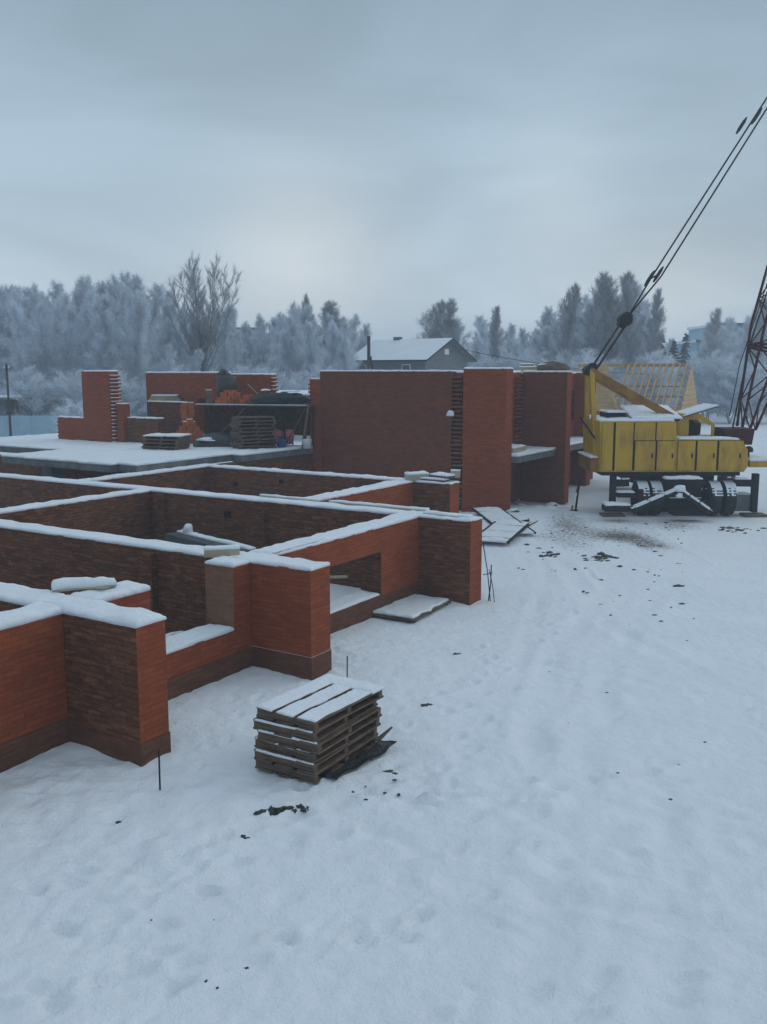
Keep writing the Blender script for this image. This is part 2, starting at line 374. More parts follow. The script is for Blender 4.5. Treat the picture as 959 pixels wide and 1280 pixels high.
# ------------------------------------------------------------------ brick row: low walls in front
WT = 1.9                                   # top of the low walls
def site_root(name, label, cat, n, u, z=0):
    o = empty(name, label, cat, wd(n, u, z), -A); o['_o'] = (n, u, z); return o
def O(root): return tuple(root['_o'])
def wall(root, name, n0, n1, u0, u1, z0, z1, mat='rough', snow=.06, seed=1, plinth=0, ledge='plinth', label=None, holes=(), axis='u', teeth=(), over=.02, **fm):
    b = MB(O(root))
    def piece(a0, a1, c0, c1):             # along-axis range, height range
        if a1 - a0 < .01 or c1 - c0 < .01: return
        bx = (n0, n1, a0, a1) if axis == 'u' else (a0, a1, u0, u1)
        if plinth and c0 < plinth < c1:
            b.box(bx[0] - .012, bx[1] + .012, bx[2] - .012, bx[3] + .012, c0, plinth, 'plinth', zp=ledge)
            b.box(*bx, plinth, c1, mat, **fm)
        elif plinth and c1 <= plinth: b.box(bx[0] - .012, bx[1] + .012, bx[2], bx[3], c0, c1, 'plinth')
        else: b.box(*bx, c0, c1, mat, **fm)
    lo, hi = (u0, u1) if axis == 'u' else (n0, n1)
    cur = lo
    for (h0, h1, s0, s1) in sorted(holes):
        piece(cur, h0, z0, z1); piece(h0, h1, z0, s0); piece(h0, h1, s1, z1); cur = h1
    piece(cur, hi, z0, z1)
    # teeth left for the next wall: (which end, length, z range)
    for (end, ln, t0, t1) in teeth:
        z = t0; k = 0
        while z + .077 < t1:
            l2 = ln * (.8 + .4 * random.random())
            if axis == 'u': bb = (n0 + .03, n1 - .03) + ((u0 - l2, u0 - .001) if end == 'lo' else (u1 + .001, u1 + l2))
            else: bb = ((n0 - l2, n0 - .001) if end == 'lo' else (n1 + .001, n1 + l2)) + (u0 + .03, u1 - .03)
            b.box(*bb, z, z + .07, mat, **fm)
            b.box(bb[0] + .005, bb[1] - .005, bb[2] + .005, bb[3] - .005, z + .071, z + .071 + .024, 'snow')
            z += .154; k += 1
    o = b.build(name, root)
    if label: o['label'] = label
    if snow:
        s = MB(O(root)); s.snow(n0, n1, u0, u1, z1, snow, seed=seed, over=.012 if snow > .09 else .004); s.build('snow_cap', o)
    for k, (h0, h1, s0, s1) in enumerate(sorted(holes)):
        if s0 > z0 + .2 and s0 < 1.2:
            s = MB(O(root))
            if axis == 'u': s.snow(n0 + .01, n1 - .01, h0 + .03, h1 - .03, s0, .06, seed=seed + 5 + k, over=0.0)
            else: s.snow(h0 + .03, h1 - .03, n0, n1, s0, .08, seed=seed, over=0)
            s.build('sill_snow', o)
    return o

FO, FI = -10.28, -10.80                    # facade outer and inner face
ha = site_root('brick_house', 'roofless red brick house of snow-capped low walls with projecting piers, nearest the camera', 'brick house', -14, 13)
PL = .38
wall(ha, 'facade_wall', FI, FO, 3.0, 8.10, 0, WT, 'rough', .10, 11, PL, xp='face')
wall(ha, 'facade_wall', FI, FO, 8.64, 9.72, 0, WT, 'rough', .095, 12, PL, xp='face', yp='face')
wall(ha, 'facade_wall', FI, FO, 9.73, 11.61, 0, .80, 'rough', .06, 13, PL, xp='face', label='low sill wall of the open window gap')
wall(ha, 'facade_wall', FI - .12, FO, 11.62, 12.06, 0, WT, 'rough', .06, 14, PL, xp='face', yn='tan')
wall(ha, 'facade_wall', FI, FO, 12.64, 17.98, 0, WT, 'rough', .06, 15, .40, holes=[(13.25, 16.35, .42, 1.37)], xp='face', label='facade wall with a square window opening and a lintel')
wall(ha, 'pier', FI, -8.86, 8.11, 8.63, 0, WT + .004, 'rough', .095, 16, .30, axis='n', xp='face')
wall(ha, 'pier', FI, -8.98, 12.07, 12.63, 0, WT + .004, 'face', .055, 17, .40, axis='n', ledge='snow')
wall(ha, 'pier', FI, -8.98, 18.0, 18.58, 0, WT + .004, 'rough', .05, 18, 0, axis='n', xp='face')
wall(ha, 'partition_wall', -19, FI - .01, 8.12, 8.62, 0, WT - .003, 'rough', .095, 19, axis='n')
wall(ha, 'partition_wall', -27, FI - .01, 12.08, 12.58, 0, WT - .003, 'rough', .055, 20, axis='n')
wall(ha, 'partition_wall', -36, FI - .01, 18.02, 18.5, 0, WT - .003, 'rough', .055, 21, axis='n', holes=[(-28.3, -28.05, 1.25, 1.42), (-16.2, -15.95, 1.35, 1.55)])
wall(ha, 'partition_wall', -19.3, -18.85, 12.6, 18.0, 0, WT - .006, 'rough', .06, 22)
wall(ha, 'partition_wall', -22.5, -22.05, 18.52, 24.05, 0, WT - .006, 'rough', .06, 23)
wall(ha, 'partition_wall', -22.05, -14.3, 23.72, 24.16, 0, WT - .003, 'rough', .055, 24, axis='n', holes=[(-20.9, -20.65, 1.3, 1.45), (-18.9, -18.7, 1.5, 1.66)])
wall(ha, 'facade_wall', -14.28, -13.76, 18.52, 23.70, 0, WT, 'rough', .06, 25, .3, xp='face', label='set-back facade wall of the farther bay')
wall(ha, 'pier', -14.28, -12.52, 23.71, 24.3, 0, WT + .004, 'rough', .05, 26, 0, axis='n', xp='face')
# shallow stubs and chases on the rough inner faces
wall(ha, 'pilaster', -18.6, -18.25, 17.86, 18.015, 0, 1.85, 'rough', 0, axis='n')
wall(ha, 'pilaster', -12.9, -12.55, 11.93, 12.075, 0, 1.82, 'rough', 0, axis='n')
wall(ha, 'pilaster', -15.3, -14.75, 17.90, 18.015, 0, 1.62, 'rough', 0, axis='n')

def det(n, u, z=0): return wd(n, u, z)
def plank(name, label, n0, u0, n1, u1, z, w, h, mat='board', snow=.03, seed=1, group=None, z2=None):
    p, q = wd(n0, u0, 0), wd(n1, u1, 0); L = (q - p).length
    e = empty(name, label, 'board', wd(n0, u0, z), math.atan2(q.y - p.y, q.x - p.x), group)
    b = MB(); b.box(0, L, -w / 2, w / 2, 0, h, mat); b.build('board', e)
    if snow:
        s = MB(); s.snow(0, L, -w / 2, w / 2, h, snow, res=.08, over=.006, seed=seed, rag=.008); s.build('snow_cap', e)
    if z2 is not None: e.rotation_euler[1] = -math.atan2(z2 - z, L)
    return e
plank('timber_block', 'short pale timber block on the wall top behind the middle red pier', -11.15, 11.86, -10.72, 12.30, WT + .04, .16, .14, snow=.05, seed=4)
plank('plank', 'pale plank under a thick snow lump on the nearest wall crossing', -11.05, 8.55, -10.55, 9.30, WT + .11, .14, .04, snow=.11, seed=6)
plank('plank', 'snowy plank lying along the facade wall top beside the middle pier', -10.38, 12.7, -10.42, 14.4, WT + .03, .20, .03, snow=.03, seed=7)
plank('plank', 'long snowy plank on the wall top beside the farther brown pier', -13.2, 18.62, -10.4, 18.62, WT + .035, .12, .04, snow=.035, seed=8)
plank('plank', 'short snowy plank ending at a white lump on the farther wall top', -15.4, 18.58, -13.6, 18.58, WT + .035, .10, .04, snow=.03, seed=9)
plank('plank', 'snowy plank on the top of the brown pier with wire props', -10.3, 18.30, -9.1, 18.25, WT + .04, .2, .03, snow=.04, seed=10)
plank('timber_block', 'grey-green snowy block on the wall corner beside the tall red pier', -13.95, 23.6, -13.5, 24.1, WT + .05, .3, .18, snow=.06, seed=12)
plank('plank', 'dark plank bundle with snow on the low pier before the tall wall', -13.3, 24.2, -12.65, 24.0, WT + .16, .42, .06, 'wood', .05, 13)
plank('plank', 'lower plank of the bundle on the low pier before the tall wall', -13.6, 23.95, -12.75, 23.9, WT + .06, .3, .05, 'wood', .04, 14)
plank('timber_block', 'small pale block at the outer end of the low pier before the tall wall', -12.75, 24.2, -12.5, 24.3, WT + .16, .16, .2, snow=.03, seed=15)
plank('plank', 'pale plank propped inside the square window opening', -11.25, 15.1, -10.9, 15.95, .9, .07, .05, snow=.0, z2=.8)
pA, pB = onz(206, 667, 1.05), onz(296, 690, 1.05); Lb = (pB - pA).length
e = empty('concrete_beam', 'dark concrete beam with a snow ridge lying inside the walled room', 'beam', (pA.x, pA.y, 0), math.atan2(pB.y - pA.y, pB.x - pA.x))
b = MB(); b.box(0, Lb, 0, .55, 0, 1.05, 'darkconc'); bb = b.build('beam', e)
s = MB(); s.snow(0, Lb, .34, .55, 1.05, .06, seed=31, over=0); s.blob((.45, .42, 1.1), (.16, .12, .24), 'snow', 4); s.build('snow_cap', e)
e = empty('brick_pile', 'heap of broken bricks under snow inside the open window gap', 'brick pile', wd(-11.4, 11.4, 0), .3)
b = MB(); rr = random.Random(5)
for i in range(46):
    a_, d_ = rr.uniform(0, 6.28), rr.uniform(0, .5); z_ = .62 * (1 - d_ / .6) * rr.random()
    b.obox((d_ * math.cos(a_), d_ * math.sin(a_), z_ + .05), (.25, .12, .065), 'rough' if i % 3 else 'concrete', Matrix.Rotation(rr.uniform(0, 3), 3, 'Z') @ Matrix.Rotation(rr.uniform(-.5, .5), 3, 'X'))
o_ = b.build('bricks', e); s = MB(); s.blob((0, .05, .5), (.35, .25, .12), 'snow', 3); s.build('snow_cap', e)

# ------------------------------------------------------------------ left house: slab and ragged upper walls
S = 2.15
hb = site_root('brick_house', 'half-built brick house with snowy floor slab and ragged upper walls left of tall house', 'brick house', -26, 24)
def slab(root, n0, n1, u0, u1, z1, th, seed, mat='concrete', label=None, snow=.07):
    b = MB(O(root)); b.box(n0, n1, u0, u1, z1 - th, z1, mat); o = b.build('floor_slab', root)
    if snow:
        s = MB(O(root)); s.snow(n0, n1, u0, u1, z1, snow, res=.3, seed=seed, over=.01); s.build('snow_cap', o)
    return o
for k, (n0, n1, u0) in enumerate(((-29.2, -27.9, 20.75), (-27.895, -26.4, 20.72), (-26.395, -24.9, 20.70), (-24.895, -23.4, 20.62), (-23.395, -22.55, 20.95))):
    slab(hb, n0, n1, u0, 29.95, S - .005 * (k % 2), .24, 40 + k)
slab(hb, -22.545, -22.08, 25.6, 29.95, S - .012, .24, 46)
slab(hb, -37, -29.21, 23.6, 29.95, S - .012, .24, 47)
wall(hb, 'basement_wall', -37, -22.6, 22.6, 23.0, 0, S - .27, 'rough', 0, axis='n')
wall(hb, 'basement_wall', -22.55, -22.1, 24.18, 29.9, 0, S - .27, 'rough', 0)
b = MB(O(hb)); b.box(-27.6, -27.1, 21.2, 21.7, 0, S - .26, 'concrete'); b.build('pillar', hb)
# upper walls; left group stands near u = 27
U1 = 26.9
nl = lambda px, u: n_at(px, u)
zt = lambda py, Y: at(479, py, Y).z
wall(hb, 'upper_wall', nl(69, U1), nl(103, U1) - .01, U1, U1 + .38, S, zt(523, 39.5), 'face', .04, 50, axis='n', teeth=[('lo', .10, S, 3.1)], label='low stepped wall stub at the left end')
wall(hb, 'upper_wall', nl(103, U1), nl(137, U1), U1 - .06, U1 + .45, S, zt(464, 39.5), 'face', .04, 51, axis='n', teeth=[('hi', .20, S, 5.05)], label='tall narrow wall piece with toothed right edge')
wall(hb, 'upper_wall', nl(150, U1), nl(188, U1) , U1 + .3, U1 + .68, S, zt(521, 39.5), 'rough', .04, 52, axis='n', teeth=[('lo', .14, S, 3.05)])
wall(hb, 'upper_wall', nl(141, U1), nl(149, U1), U1 + .1, U1 + .5, S, zt(504, 39.5), 'face', .03, 53, axis='n')
UB = 30.0
wall(hb, 'upper_wall', nl(182, 29.0), nl(226, 29.0), 29.0, 29.38, S, zt(502, 40.5), 'rough', .03, 54, axis='n')
wall(hb, 'upper_wall', nl(182, UB), nl(246, UB), UB, UB + .38, S, zt(466, 41), 'face', .05, 55, axis='n', label='long full-height back wall')
wall(hb, 'upper_wall', nl(246, UB) + .002, nl(282, UB), UB, UB + .38, 3.98, zt(466, 41), 'face', .05, 59, axis='n')
wall(hb, 'upper_wall', nl(282, UB) + .002, nl(288, UB), UB, UB + .36, 3.98, 4.7, 'rough', .04, 58, axis='n')
wall(hb, 'upper_wall', nl(288, UB) + .002, nl(338, UB), UB, UB + .38, 3.98, zt(468, 40), 'face', .05, 56, axis='n', teeth=[('hi', .13, 4.2, 5.0)])
wall(hb, 'upper_wall', nl(338, UB) + .15, nl(384, UB), UB, UB + .38, 3.75, 3.96, 'concrete', .04, 57, axis='n', label='lintel beam over the dark opening')
wall(hb, 'upper_wall', nl(240, UB) - .3, nl(240, UB) + .05, UB + .39, UB + 5, S, 3.95, 'rough', 0, 61)
wall(hb, 'upper_wall', nl(240, UB) - .3, nl(390, UB) + 1, UB + 5.01, UB + 5.4, S, 3.95, 'rough', 0, 62, axis='n')
slab(hb, nl(240, UB) - .4, nl(388, UB) - .02, UB + .4, UB + 5.5, 4.2, .22, 63, snow=.06)

# things on that slab -------------------------------------------------
def pallet_proto(L=1.5, Wd=.95, hgt=.135, boards=3, seed=0, name='pallet', mat='wood'):
    e = empty(name, 'grey weathered wooden pallet', 'pallet'); r_ = random.Random(seed)
    for k in range(3):
        x = -L / 2 + .045 + k * (L - .09) / 2
        j = r_.uniform(-.012, .012)
        b = MB(); b.box(x - .04, x + .04, -Wd / 2 + j, Wd / 2 + j, .026, hgt - .028, mat); b.build('bearer', e)
    bw = (Wd - .07 * (boards - 1)) / boards
    for top in (1, 0):
        for k in range(boards):
            y0 = -Wd / 2 + k * (bw + .07) - (.012 if k == 0 else 0); y1 = -Wd / 2 + k * (bw + .07) + bw + (.012 if k == boards - 1 else 0)
            j = r_.uniform(-.03, .03)
            b = MB(); b.box(-L / 2 - .02 + j, L / 2 + .02 + j, y0, y1, (hgt - .0275 if top else 0), (hgt if top else .0255), mat); b.build('deck_board' if top else 'bottom_board', e)
    return e
proto = pallet_proto(seed=2)
rp = random.Random(12)
WORDS = ['lowest', 'second from the ground', 'third from the ground', 'fourth from the ground', 'second from the top', 'snow-covered topmost']
used = False
def put_pallet(p, rz, label, group, tilt=(0, 0), sc=1):
    global used
    e = copy_tree(proto) if used else proto; used = True
    e.location = p; e.rotation_euler = (tilt[0], tilt[1], rz); e.scale = (sc, sc, sc); e['label'] = label; e['group'] = group
    return e
pc = wd(-7.02, 9.58, 0); prz = math.pi / 2 - A
for k in range(6):
    j = (rp.uniform(-.05, .05), rp.uniform(-.045, .045))
    t = put_pallet(pc + Vector((j[0], j[1], .03 + .139 * k)), prz + rp.uniform(-.035, .035), f'grey wooden pallet in the near stack on the snow, {WORDS[k]}', 'pallets stacked on the snow', (rp.uniform(-.006, .006), rp.uniform(-.004, .004)))
    if k == 5:
        for q in range(3):
            w0 = -.475 + q * .34
            s = MB(); s.snow(-.77, .60, w0 + .004, w0 + .266 + .02, .135, .014, res=.06, over=.002, seed=60 + q, rag=.02); s.build('snow_cap', t)
        s = MB(); s.snow(.50, .80, -.49, .49, .136, .022, res=.06, over=.002, seed=66); s.build('snow_cap', t)
    elif k:
        s = MB(); s.snow(-.775, -.74, -.46, .46, .135, .012, res=.05, over=0, seed=k); s.build('snow_cap', t)
# dark ground sheet and scraps by the stack
b = MB()
def crumpled(b, c, w, l, rz, seed, mat, h=.05):
    nx, ny = 14, 12; base = len(b.v); m = b.mi(mat); Rz = Matrix.Rotation(rz, 3, 'Z')
    for top in (1, 0):
        for j in range(ny):
            for i in range(nx):
                x = (i / (nx - 1) - .5) * w; y = (j / (ny - 1) - .5) * l
                q = Vector((x * 2.3 + seed, y * 2.3, seed))
                x += .12 * w * noise.noise(q * .9); y += .12 * l * noise.noise(q * .9 + Vector((5, 0, 0)))
                z = h * (.5 + noise.noise(q * 1.7)) + .012
                p = Rz @ Vector((x, y, z if top else z - .012)) + Vector(c)
                b.v.append(tuple(p - b.off))
    for t in (0, 1):
        for j in range(ny - 1):
            for i in range(nx - 1):
                a_ = base + t * nx * ny + j * nx + i; f = (a_, a_ + 1, a_ + nx + 1, a_ + nx)
                b.f.append(f if t == 0 else f[::-1]); b.m.append(m); b.smooth.append(True); b.uv += [(0, 0)] * 4
    rim = [j * nx for j in range(ny)] , [j * nx + nx - 1 for j in range(ny)], list(range(nx)), [(ny - 1) * nx + i for i in range(nx)]
    for rr_ in rim:
        for a_, c_ in zip(rr_, rr_[1:]):
            b.f.append((base + a_, base + c_, base + c_ + nx * ny, base + a_ + nx * ny)); b.m.append(m); b.smooth.append(False); b.uv += [(0, 0)] * 4
crumpled(b, onz(422, 945, 0) + Vector((.03, 0, .02)), 1.5, .98, prz, 3, 'black', .05)
tag(b.build('plastic_sheet'), 'torn black plastic sheet sticking out under the near pallet stack', 'sheet')
p0 = onz(462, 935, .02); b = MB(); b.tube([p0 + Vector((0, 0, .03)), onz(478, 920, .06), onz(490, 909, .14)], [.035, .03, .015], 'black', 6)
tag(b.build('wood_splinter'), 'dark splinter of wood poking up right of the near pallet stack', 'splinter')
CL = [(337, 1014, .11, 'largest frozen soil clod below the near pallet stack'), (365, 1011, .05, 'small soil clod right of the largest clod below the pallets'), (380, 1012, .05, 'paired small soil clod below the front corner of the pallets'),
      (534, 882, .06, 'lone dark soil clod on the smooth snow beyond the pallet stack'), (488, 966, .055, 'soil clod right of the pallet stack corner'), (307, 1048, .035, 'smallest clod on the snow at lower left'), (572, 818, .05, 'lone clod between the pallet stack and the flat board')]
for k, (x, y, r_, lab) in enumerate(CL):
    p = onz(x, y, 0); b = MB(); p.z = gz(p.x, p.y)
    [b.blob((r_ * .8 * (q - 1), r_ * .5 * ((q * 7 + k) % 3 - 1), -.01 * q), (r_ * (.9 - .2 * (q % 2)), r_ * .6, r_ * .6), 'black', k * 3 + q, .9, 2.4, 2, False) for q in range(3)]
    if k == 0: b.blob((-.05, -.08, -.02), (.06, .05, .05), 'black', 33, .5, 1.8, 2, False)
    o = b.build('soil_clod'); o.location = p; tag(o, lab, 'clod', 'soil clods on the snow')
b = MB(); rc = random.Random(8)
def crumbs(x0, x1, y0, y1, n, r0, r1):
    for i in range(n):
        p = onz(rc.uniform(x0, x1), rc.uniform(y0, y1), 0); p.z = gz(p.x, p.y)
        r_ = rc.uniform(r0, r1) * (1.8 if rc.random() < .08 else 1); b.blob(p, (r_ * rc.uniform(.7, 2), r_, r_ * .6), 'black', i, .9, 2.2, 2, False)
crumbs(640, 860, 652, 715, 70, .012, .045); crumbs(720, 870, 700, 780, 26, .01, .04); crumbs(726, 772, 693, 703, 26, .03, .085); crumbs(676, 696, 690, 696, 12, .03, .075); crumbs(440, 500, 940, 1010, 12, .008, .022)
crumbs(560, 960, 780, 1000, 10, .008, .02); crumbs(60, 400, 1020, 1270, 6, .006, .014); crumbs(900, 955, 660, 668, 24, .02, .06)
tag(b.build('soil_crumbs'), 'dark crumbs of frozen soil scattered over the snow', 'soil', kind='stuff')

def slab_pt(px, py): return onz(px, py, S + .06)
p = slab_pt(209, 561)
for k in range(4):
    put_pallet(p + Vector((rp.uniform(-.06, .06), rp.uniform(-.05, .05), .139 * k - .03)), -.25 + rp.uniform(-.08, .08), f'wooden pallet in the low stack on the slab edge, {["lowest", "second from below", "third from below", "topmost and snowy"][k]}', 'pallets in the low stack on the slab', sc=1)
s = MB(); s.snow(-.75, .75, -.47, .47, .135, .05, seed=70); s.build('snow_cap', [x for x in COL.objects if x.get('label', '').endswith('topmost and snowy')][0])
p = slab_pt(318, 560)
N9 = ['lowest', 'second', 'third', 'fourth', 'fifth', 'sixth', 'seventh', 'eighth', 'topmost']
for k in range(9):
    put_pallet(p + Vector((rp.uniform(-.08, .08), rp.uniform(-.05, .05), .139 * k - .03)), .5 + rp.uniform(-.12, .12), f'wooden pallet in the tall stack under the scaffold, {N9[k]}' + ('' if k in (0, 8) else ' from below'), 'pallets in the tall stack on the slab', sc=.98)

# scaffold table
T0 = at(246, 506, 37.6); T1_ = at(384, 506, 36.2)
e = empty('scaffold', 'trestle scaffold with a plank deck across the slab between the upper walls', 'scaffold', ((T0.x + T1_.x) / 2, 37, S))
ez = Vector(e.location); b = MB(ez)
dk = T0.z
dv = (T1_ - T0); dv.z = 0; du = dv.normalized(); dn_ = Vector((-du.y, du.x, 0))
for k in range(4):
    b2 = MB(ez); o_ = dn_ * (.28 * k)
    b2.beam(T0 + o_, Vector((T1_.x, T1_.y, dk)) + o_, .26, .05, 'wood'); b2.build('deck_plank', e)
s = MB(ez); s.beam(T0 + Vector((0, -.0, .035)), Vector((T1_.x, T1_.y, dk + .035)), .2, .02, 'snow'); s.build('snow_cap', e)
for t in (.12, .45, .8, .985):
    for o_ in (0, .8):
        c = T0 + dv * t + dn_ * o_
        b2 = MB(ez); b2.beam((c.x, c.y, S + .02), (c.x, c.y, dk - .03), .06, .06, 'dark'); b2.build('leg', e)
for (ta, tb) in ((.12, .45), (.8, .985)):
    a_, c_ = T0 + dv * ta, T0 + dv * tb
    b2 = MB(ez); b2.beam((a_.x, a_.y - .05, S + .1), (c_.x, c_.y - .05, dk - .1), .04, .04, 'wood'); b2.build('brace', e)
def onslab(name, label, cat, px, Y, z): 
    p = at(px, 500, Y); return empty(name, label, cat, (p.x, Y, z))
# stacks of bricks
def brick_stack(name, label, px, Y, z, nx, nz, mat='orange', step=True, snow=True, group=None, rz=.3):
    e = onslab(name, label, 'bricks', px, Y, z); e.rotation_euler[2] = rz
    b = MB(); s = MB(); r_ = random.Random(px)
    for k in range(nz):
        m = nx - (k * nx // (nz + 1) if step else 0)
        for i in range(m):
            x = (i - (m - 1) / 2) * .27 + r_.uniform(-.02, .02)
            for y in (-.14, .0, .14):
                b.obox((x, y, .045 + k * .092), (.25, .125, .088), mat, Matrix.Rotation(r_.uniform(-.08, .08), 3, 'Z'))
                if snow and (k == nz - 1 or (step and i in (0, m - 1) and k % 3 == 0)): s.obox((x, y, .045 + k * .092 + .055), (.22, .11, .02), 'snow')
    b.build('bricks', e)
    if snow: s.build('snow_cap', e)
    return e
brick_stack('brick_stack', 'stepped stack of orange bricks on the slab left of the scaffold', 236, 38.0, S + .05, 6, 11)
brick_stack('brick_stack', 'small stack of pale-topped bricks over the stepped orange stack', 234, 38.6, S + .9, 2, 9, 'orange', False)
brick_stack('brick_stack', 'loose orange bricks piled on the left of the scaffold deck', 288, 37.8, dk + .04, 5, 6, 'orange', True, False)
brick_stack('brick_stack', 'low row of orange bricks in the middle of the scaffold deck', 312, 37.5, dk + .04, 3, 4, 'orange', True, False)
brick_stack('brick_stack', 'small light stack at the left end of the scaffold deck', 262, 37.7, dk + .04, 1, 6, 'wood', False, True)
e = onslab('mortar_tub', 'dark mortar drum on the deck behind the bricks of the scaffold', 'drum', 284, 38.3, dk + .02)
b = MB(); b.tube([(0, 0, .3), (0, 0, .34), (0, 0, 1.1), (0, 0, 1.14)], [.38, .42, .42, .38], 'black', 16); b.build('drum', e)
b = MB(); b.beam((-.35, 0, 0), (-.35, 0, .4), .06, .06, 'dark'); b.beam((.35, 0, 0), (.35, 0, .4), .06, .06, 'dark'); b.beam((0, .3, 0), (0, .3, .4), .06, .06, 'dark'); b.build('stand', e)
b = MB(); b.blob((-.12, 0, 1.22), (.22, .2, .16), 'black', 9, .5); b.build('tarp_cover', e)
e = onslab('tarpaulin_bundle', 'grey-green tarpaulin bundle on the right of the scaffold deck', 'tarpaulin', 348, 37.0, dk + .05)
b = MB(); b.blob((-.55, 0, .16), (.55, .38, .30), 'tarp', 4, .45, 1.6); b.blob((.45, .05, .16), (.66, .4, .30), 'tarp', 8, .5, 1.7); b.blob((-.1, .1, .1), (.5, .35, .34), 'tarp', 12, .4); b.build('tarpaulin', e)
s = MB(); s.blob((.5, .1, .5), (.35, .2, .06), 'snow', 3); s.blob((-.5, .05, .55), (.2, .15, .05), 'snow', 5); s.build('snow_cap', e)
e = onslab('plank', 'thin pale plank leaning over the tarpaulin bundle', 'board', 316, 37.1, dk + .3); b = MB(); b.beam((-.2, 0, .55), (.35, .1, .0), .09, .03, 'fresh'); b.build('board', e)
e = onslab('tarpaulin_heap', 'low black tarpaulin heap with snow beside the tall pallet stack', 'tarpaulin', 272, 36.6, S + .04)
b = MB(); b.blob((0, 0, .12), (.95, .5, .38), 'black', 5, .4); b.build('tarpaulin', e); s = MB(); s.blob((-.35, -.25, .30), (.42, .28, .10), 'snow', 7, .5); s.build('snow_cap', e)
e = onslab('sack', 'two-lobed pink sack on the slab right of the tall pallet stack', 'sack', 350, 36.6, S + .05)
b = MB(); b.blob((-.2, .1, .42), (.32, .26, .24), 'pink', 2, .3); b.blob((.3, .1, .44), (.24, .22, .28), 'pink', 6, .3); b.blob((0, .2, .2), (.45, .25, .3), 'pink', 9, .3); b.build('sack', e)
e = onslab('bucket', 'blue plastic bucket in front of the pink sack', 'bucket', 351, 36.1, S + .06)
b = MB(); b.tube([(0, 0, 0), (0, 0, .3), (0, 0, .33), (0, 0, .32)], [.17, .21, .225, .2], 'blue', 16); b.build('pail', e)
b = MB(); b.tube([(.21 * math.cos(t), .02, .3 + .13 * math.sin(t)) for t in np.linspace(0, math.pi, 10)], .008, 'dark', 6); b.build('handle', e)
e = onslab('bucket', 'white plastic bucket at the foot of the tall blank wall', 'bucket', 383, 35.6, S + .06)
b = MB(); b.tube([(0, 0, 0), (0, 0, .34), (0, 0, .37), (0, 0, .36)], [.15, .19, .2, .18], 'white', 16); b.build('pail', e); b = MB(); b.tube([(.19 * math.cos(t), .02, .34 + .12 * math.sin(t)) for t in np.linspace(0, math.pi, 10)], .008, 'dark', 6); b.build('handle', e)
e = onslab('plank', 'stack of pale snow-topped boards on the stepped wall left of the scaffold', 'board', 208, 40.9, zt(502, 40.5) + .03)
for k in range(3): 
    b = MB(); b.box(-.75 + .05 * k, .65 - .06 * k, -.16, .16, .075 * k, .075 * k + .06, 'board'); b.build('board', e)
s = MB(); s.snow(-.6, .5, -.16, .16, .225, .04, seed=4); s.build('snow_cap', e)
pa, pb = at(378, 560, 35.6), at(386, 505, 35.9)
b = MB(); b.beam((pa.x, pa.y, S + .04), (pb.x, pb.y, pb.z), .09, .05, 'wood'); tag(b.build('prop'), 'brown wooden prop leaning on the left edge of the tall blank wall', 'prop')

# ------------------------------------------------------------------ tall house
hc = site_root('brick_house', 'tall two-storey brick house with a blank side wall, red piers and a snowy balcony slab', 'brick house', -14, 32)
ZT = 5.17
nL, nL2, nR = n_at(400, UB), n_at(387, UB), n_at(581, UB)
nE = n_at(635, UB)
wall(hc, 'side_wall', nL, nR - .52, UB, UB + .51, 0, ZT, 'warm', .04, 80, axis='n', label='blank brown side wall facing the camera')
wall(hc, 'side_wall', nR - .515, nR - .005, UB + .30, UB + .51, 0, ZT - .05, 'warm', .04, 82, axis='n', label='recessed strip with toothed courses')
b = MB(O(hc)); z = .3; rt = random.Random(4)
while z < 5.0:
    l = rt.uniform(.36, .5); b.box(nR - .515, nR - .515 + l, UB + .01, UB + .299, z, z + .070, 'warm', zp='snow' if z > 4.4 or rt.random() < .3 else 'warm')
    z += .154
b.build('toothing', hc)
b = MB(O(hc)); b.blob((nR - .55, UB - .02, 3.6), (.16, .06, .16), 'snow', 3, .4, 1.4, 2); b.build('snow_clump', hc)
wall(hc, 'side_wall', nL2, nL - .005, UB, UB + .5, 0, zt(474, 36), 'face', .03, 81, axis='n', teeth=[('lo', .1, 4.3, 4.8)], label='lower stepped red end of the side wall')
wall(hc, 'pier', nR, nE, UB - .10, UB + .46, 0, ZT + .09, 'face', .05, 83, axis='n', label='tall smooth red pier at the corner')
UF = 34.15
nFe = n_at(708.5, UF - .1); nFi = n_at(662, UF)
wall(hc, 'pier', nFi - .3, nFe, UF, UF + .5, 0, ZT - .03, 'warm', .05, 84, axis='n', xp='face', label='brown-faced pier with a narrow red outer edge')
fn = nFi - .05                                       # recessed facade between the piers
fn0 = -14.9
wall(hc, 'facade_wall', fn0 - .5, fn0, UB + .47, UF - .001, S, ZT - .05, 'face', .05, 85, label='recessed upper facade over the balcony')
b = MB(O(hc)); z = S + .1
while z < 5.0:
    b.box(fn0 + .001, fn0 + .12, UF - .65, UF - .012, z, z + .077, 'face', zp='snow' if rt.random() < .5 else 'face'); z += .154
b.build('toothing', hc)
wall(hc, 'facade_wall', fn0 - .5, fn0 - .05, UB + .47, UF - .001, 0, S - .25, 'face', 0, 86, holes=[(UB + .8, UB + 1.9, .1, 1.85)], label='lower facade under the balcony with a dark doorway')
bn = n_at(667, UB + 2.2)
slab(hc, fn0 + .125, -13.35, UB + .47, UF - .01, S, .24, 87)
wall(hc, 'roof_slab', fn0 - 3, fn0 - .52, UB + .5, UF + 3, ZT - .25, ZT - .03, 'concrete', .05, 88)
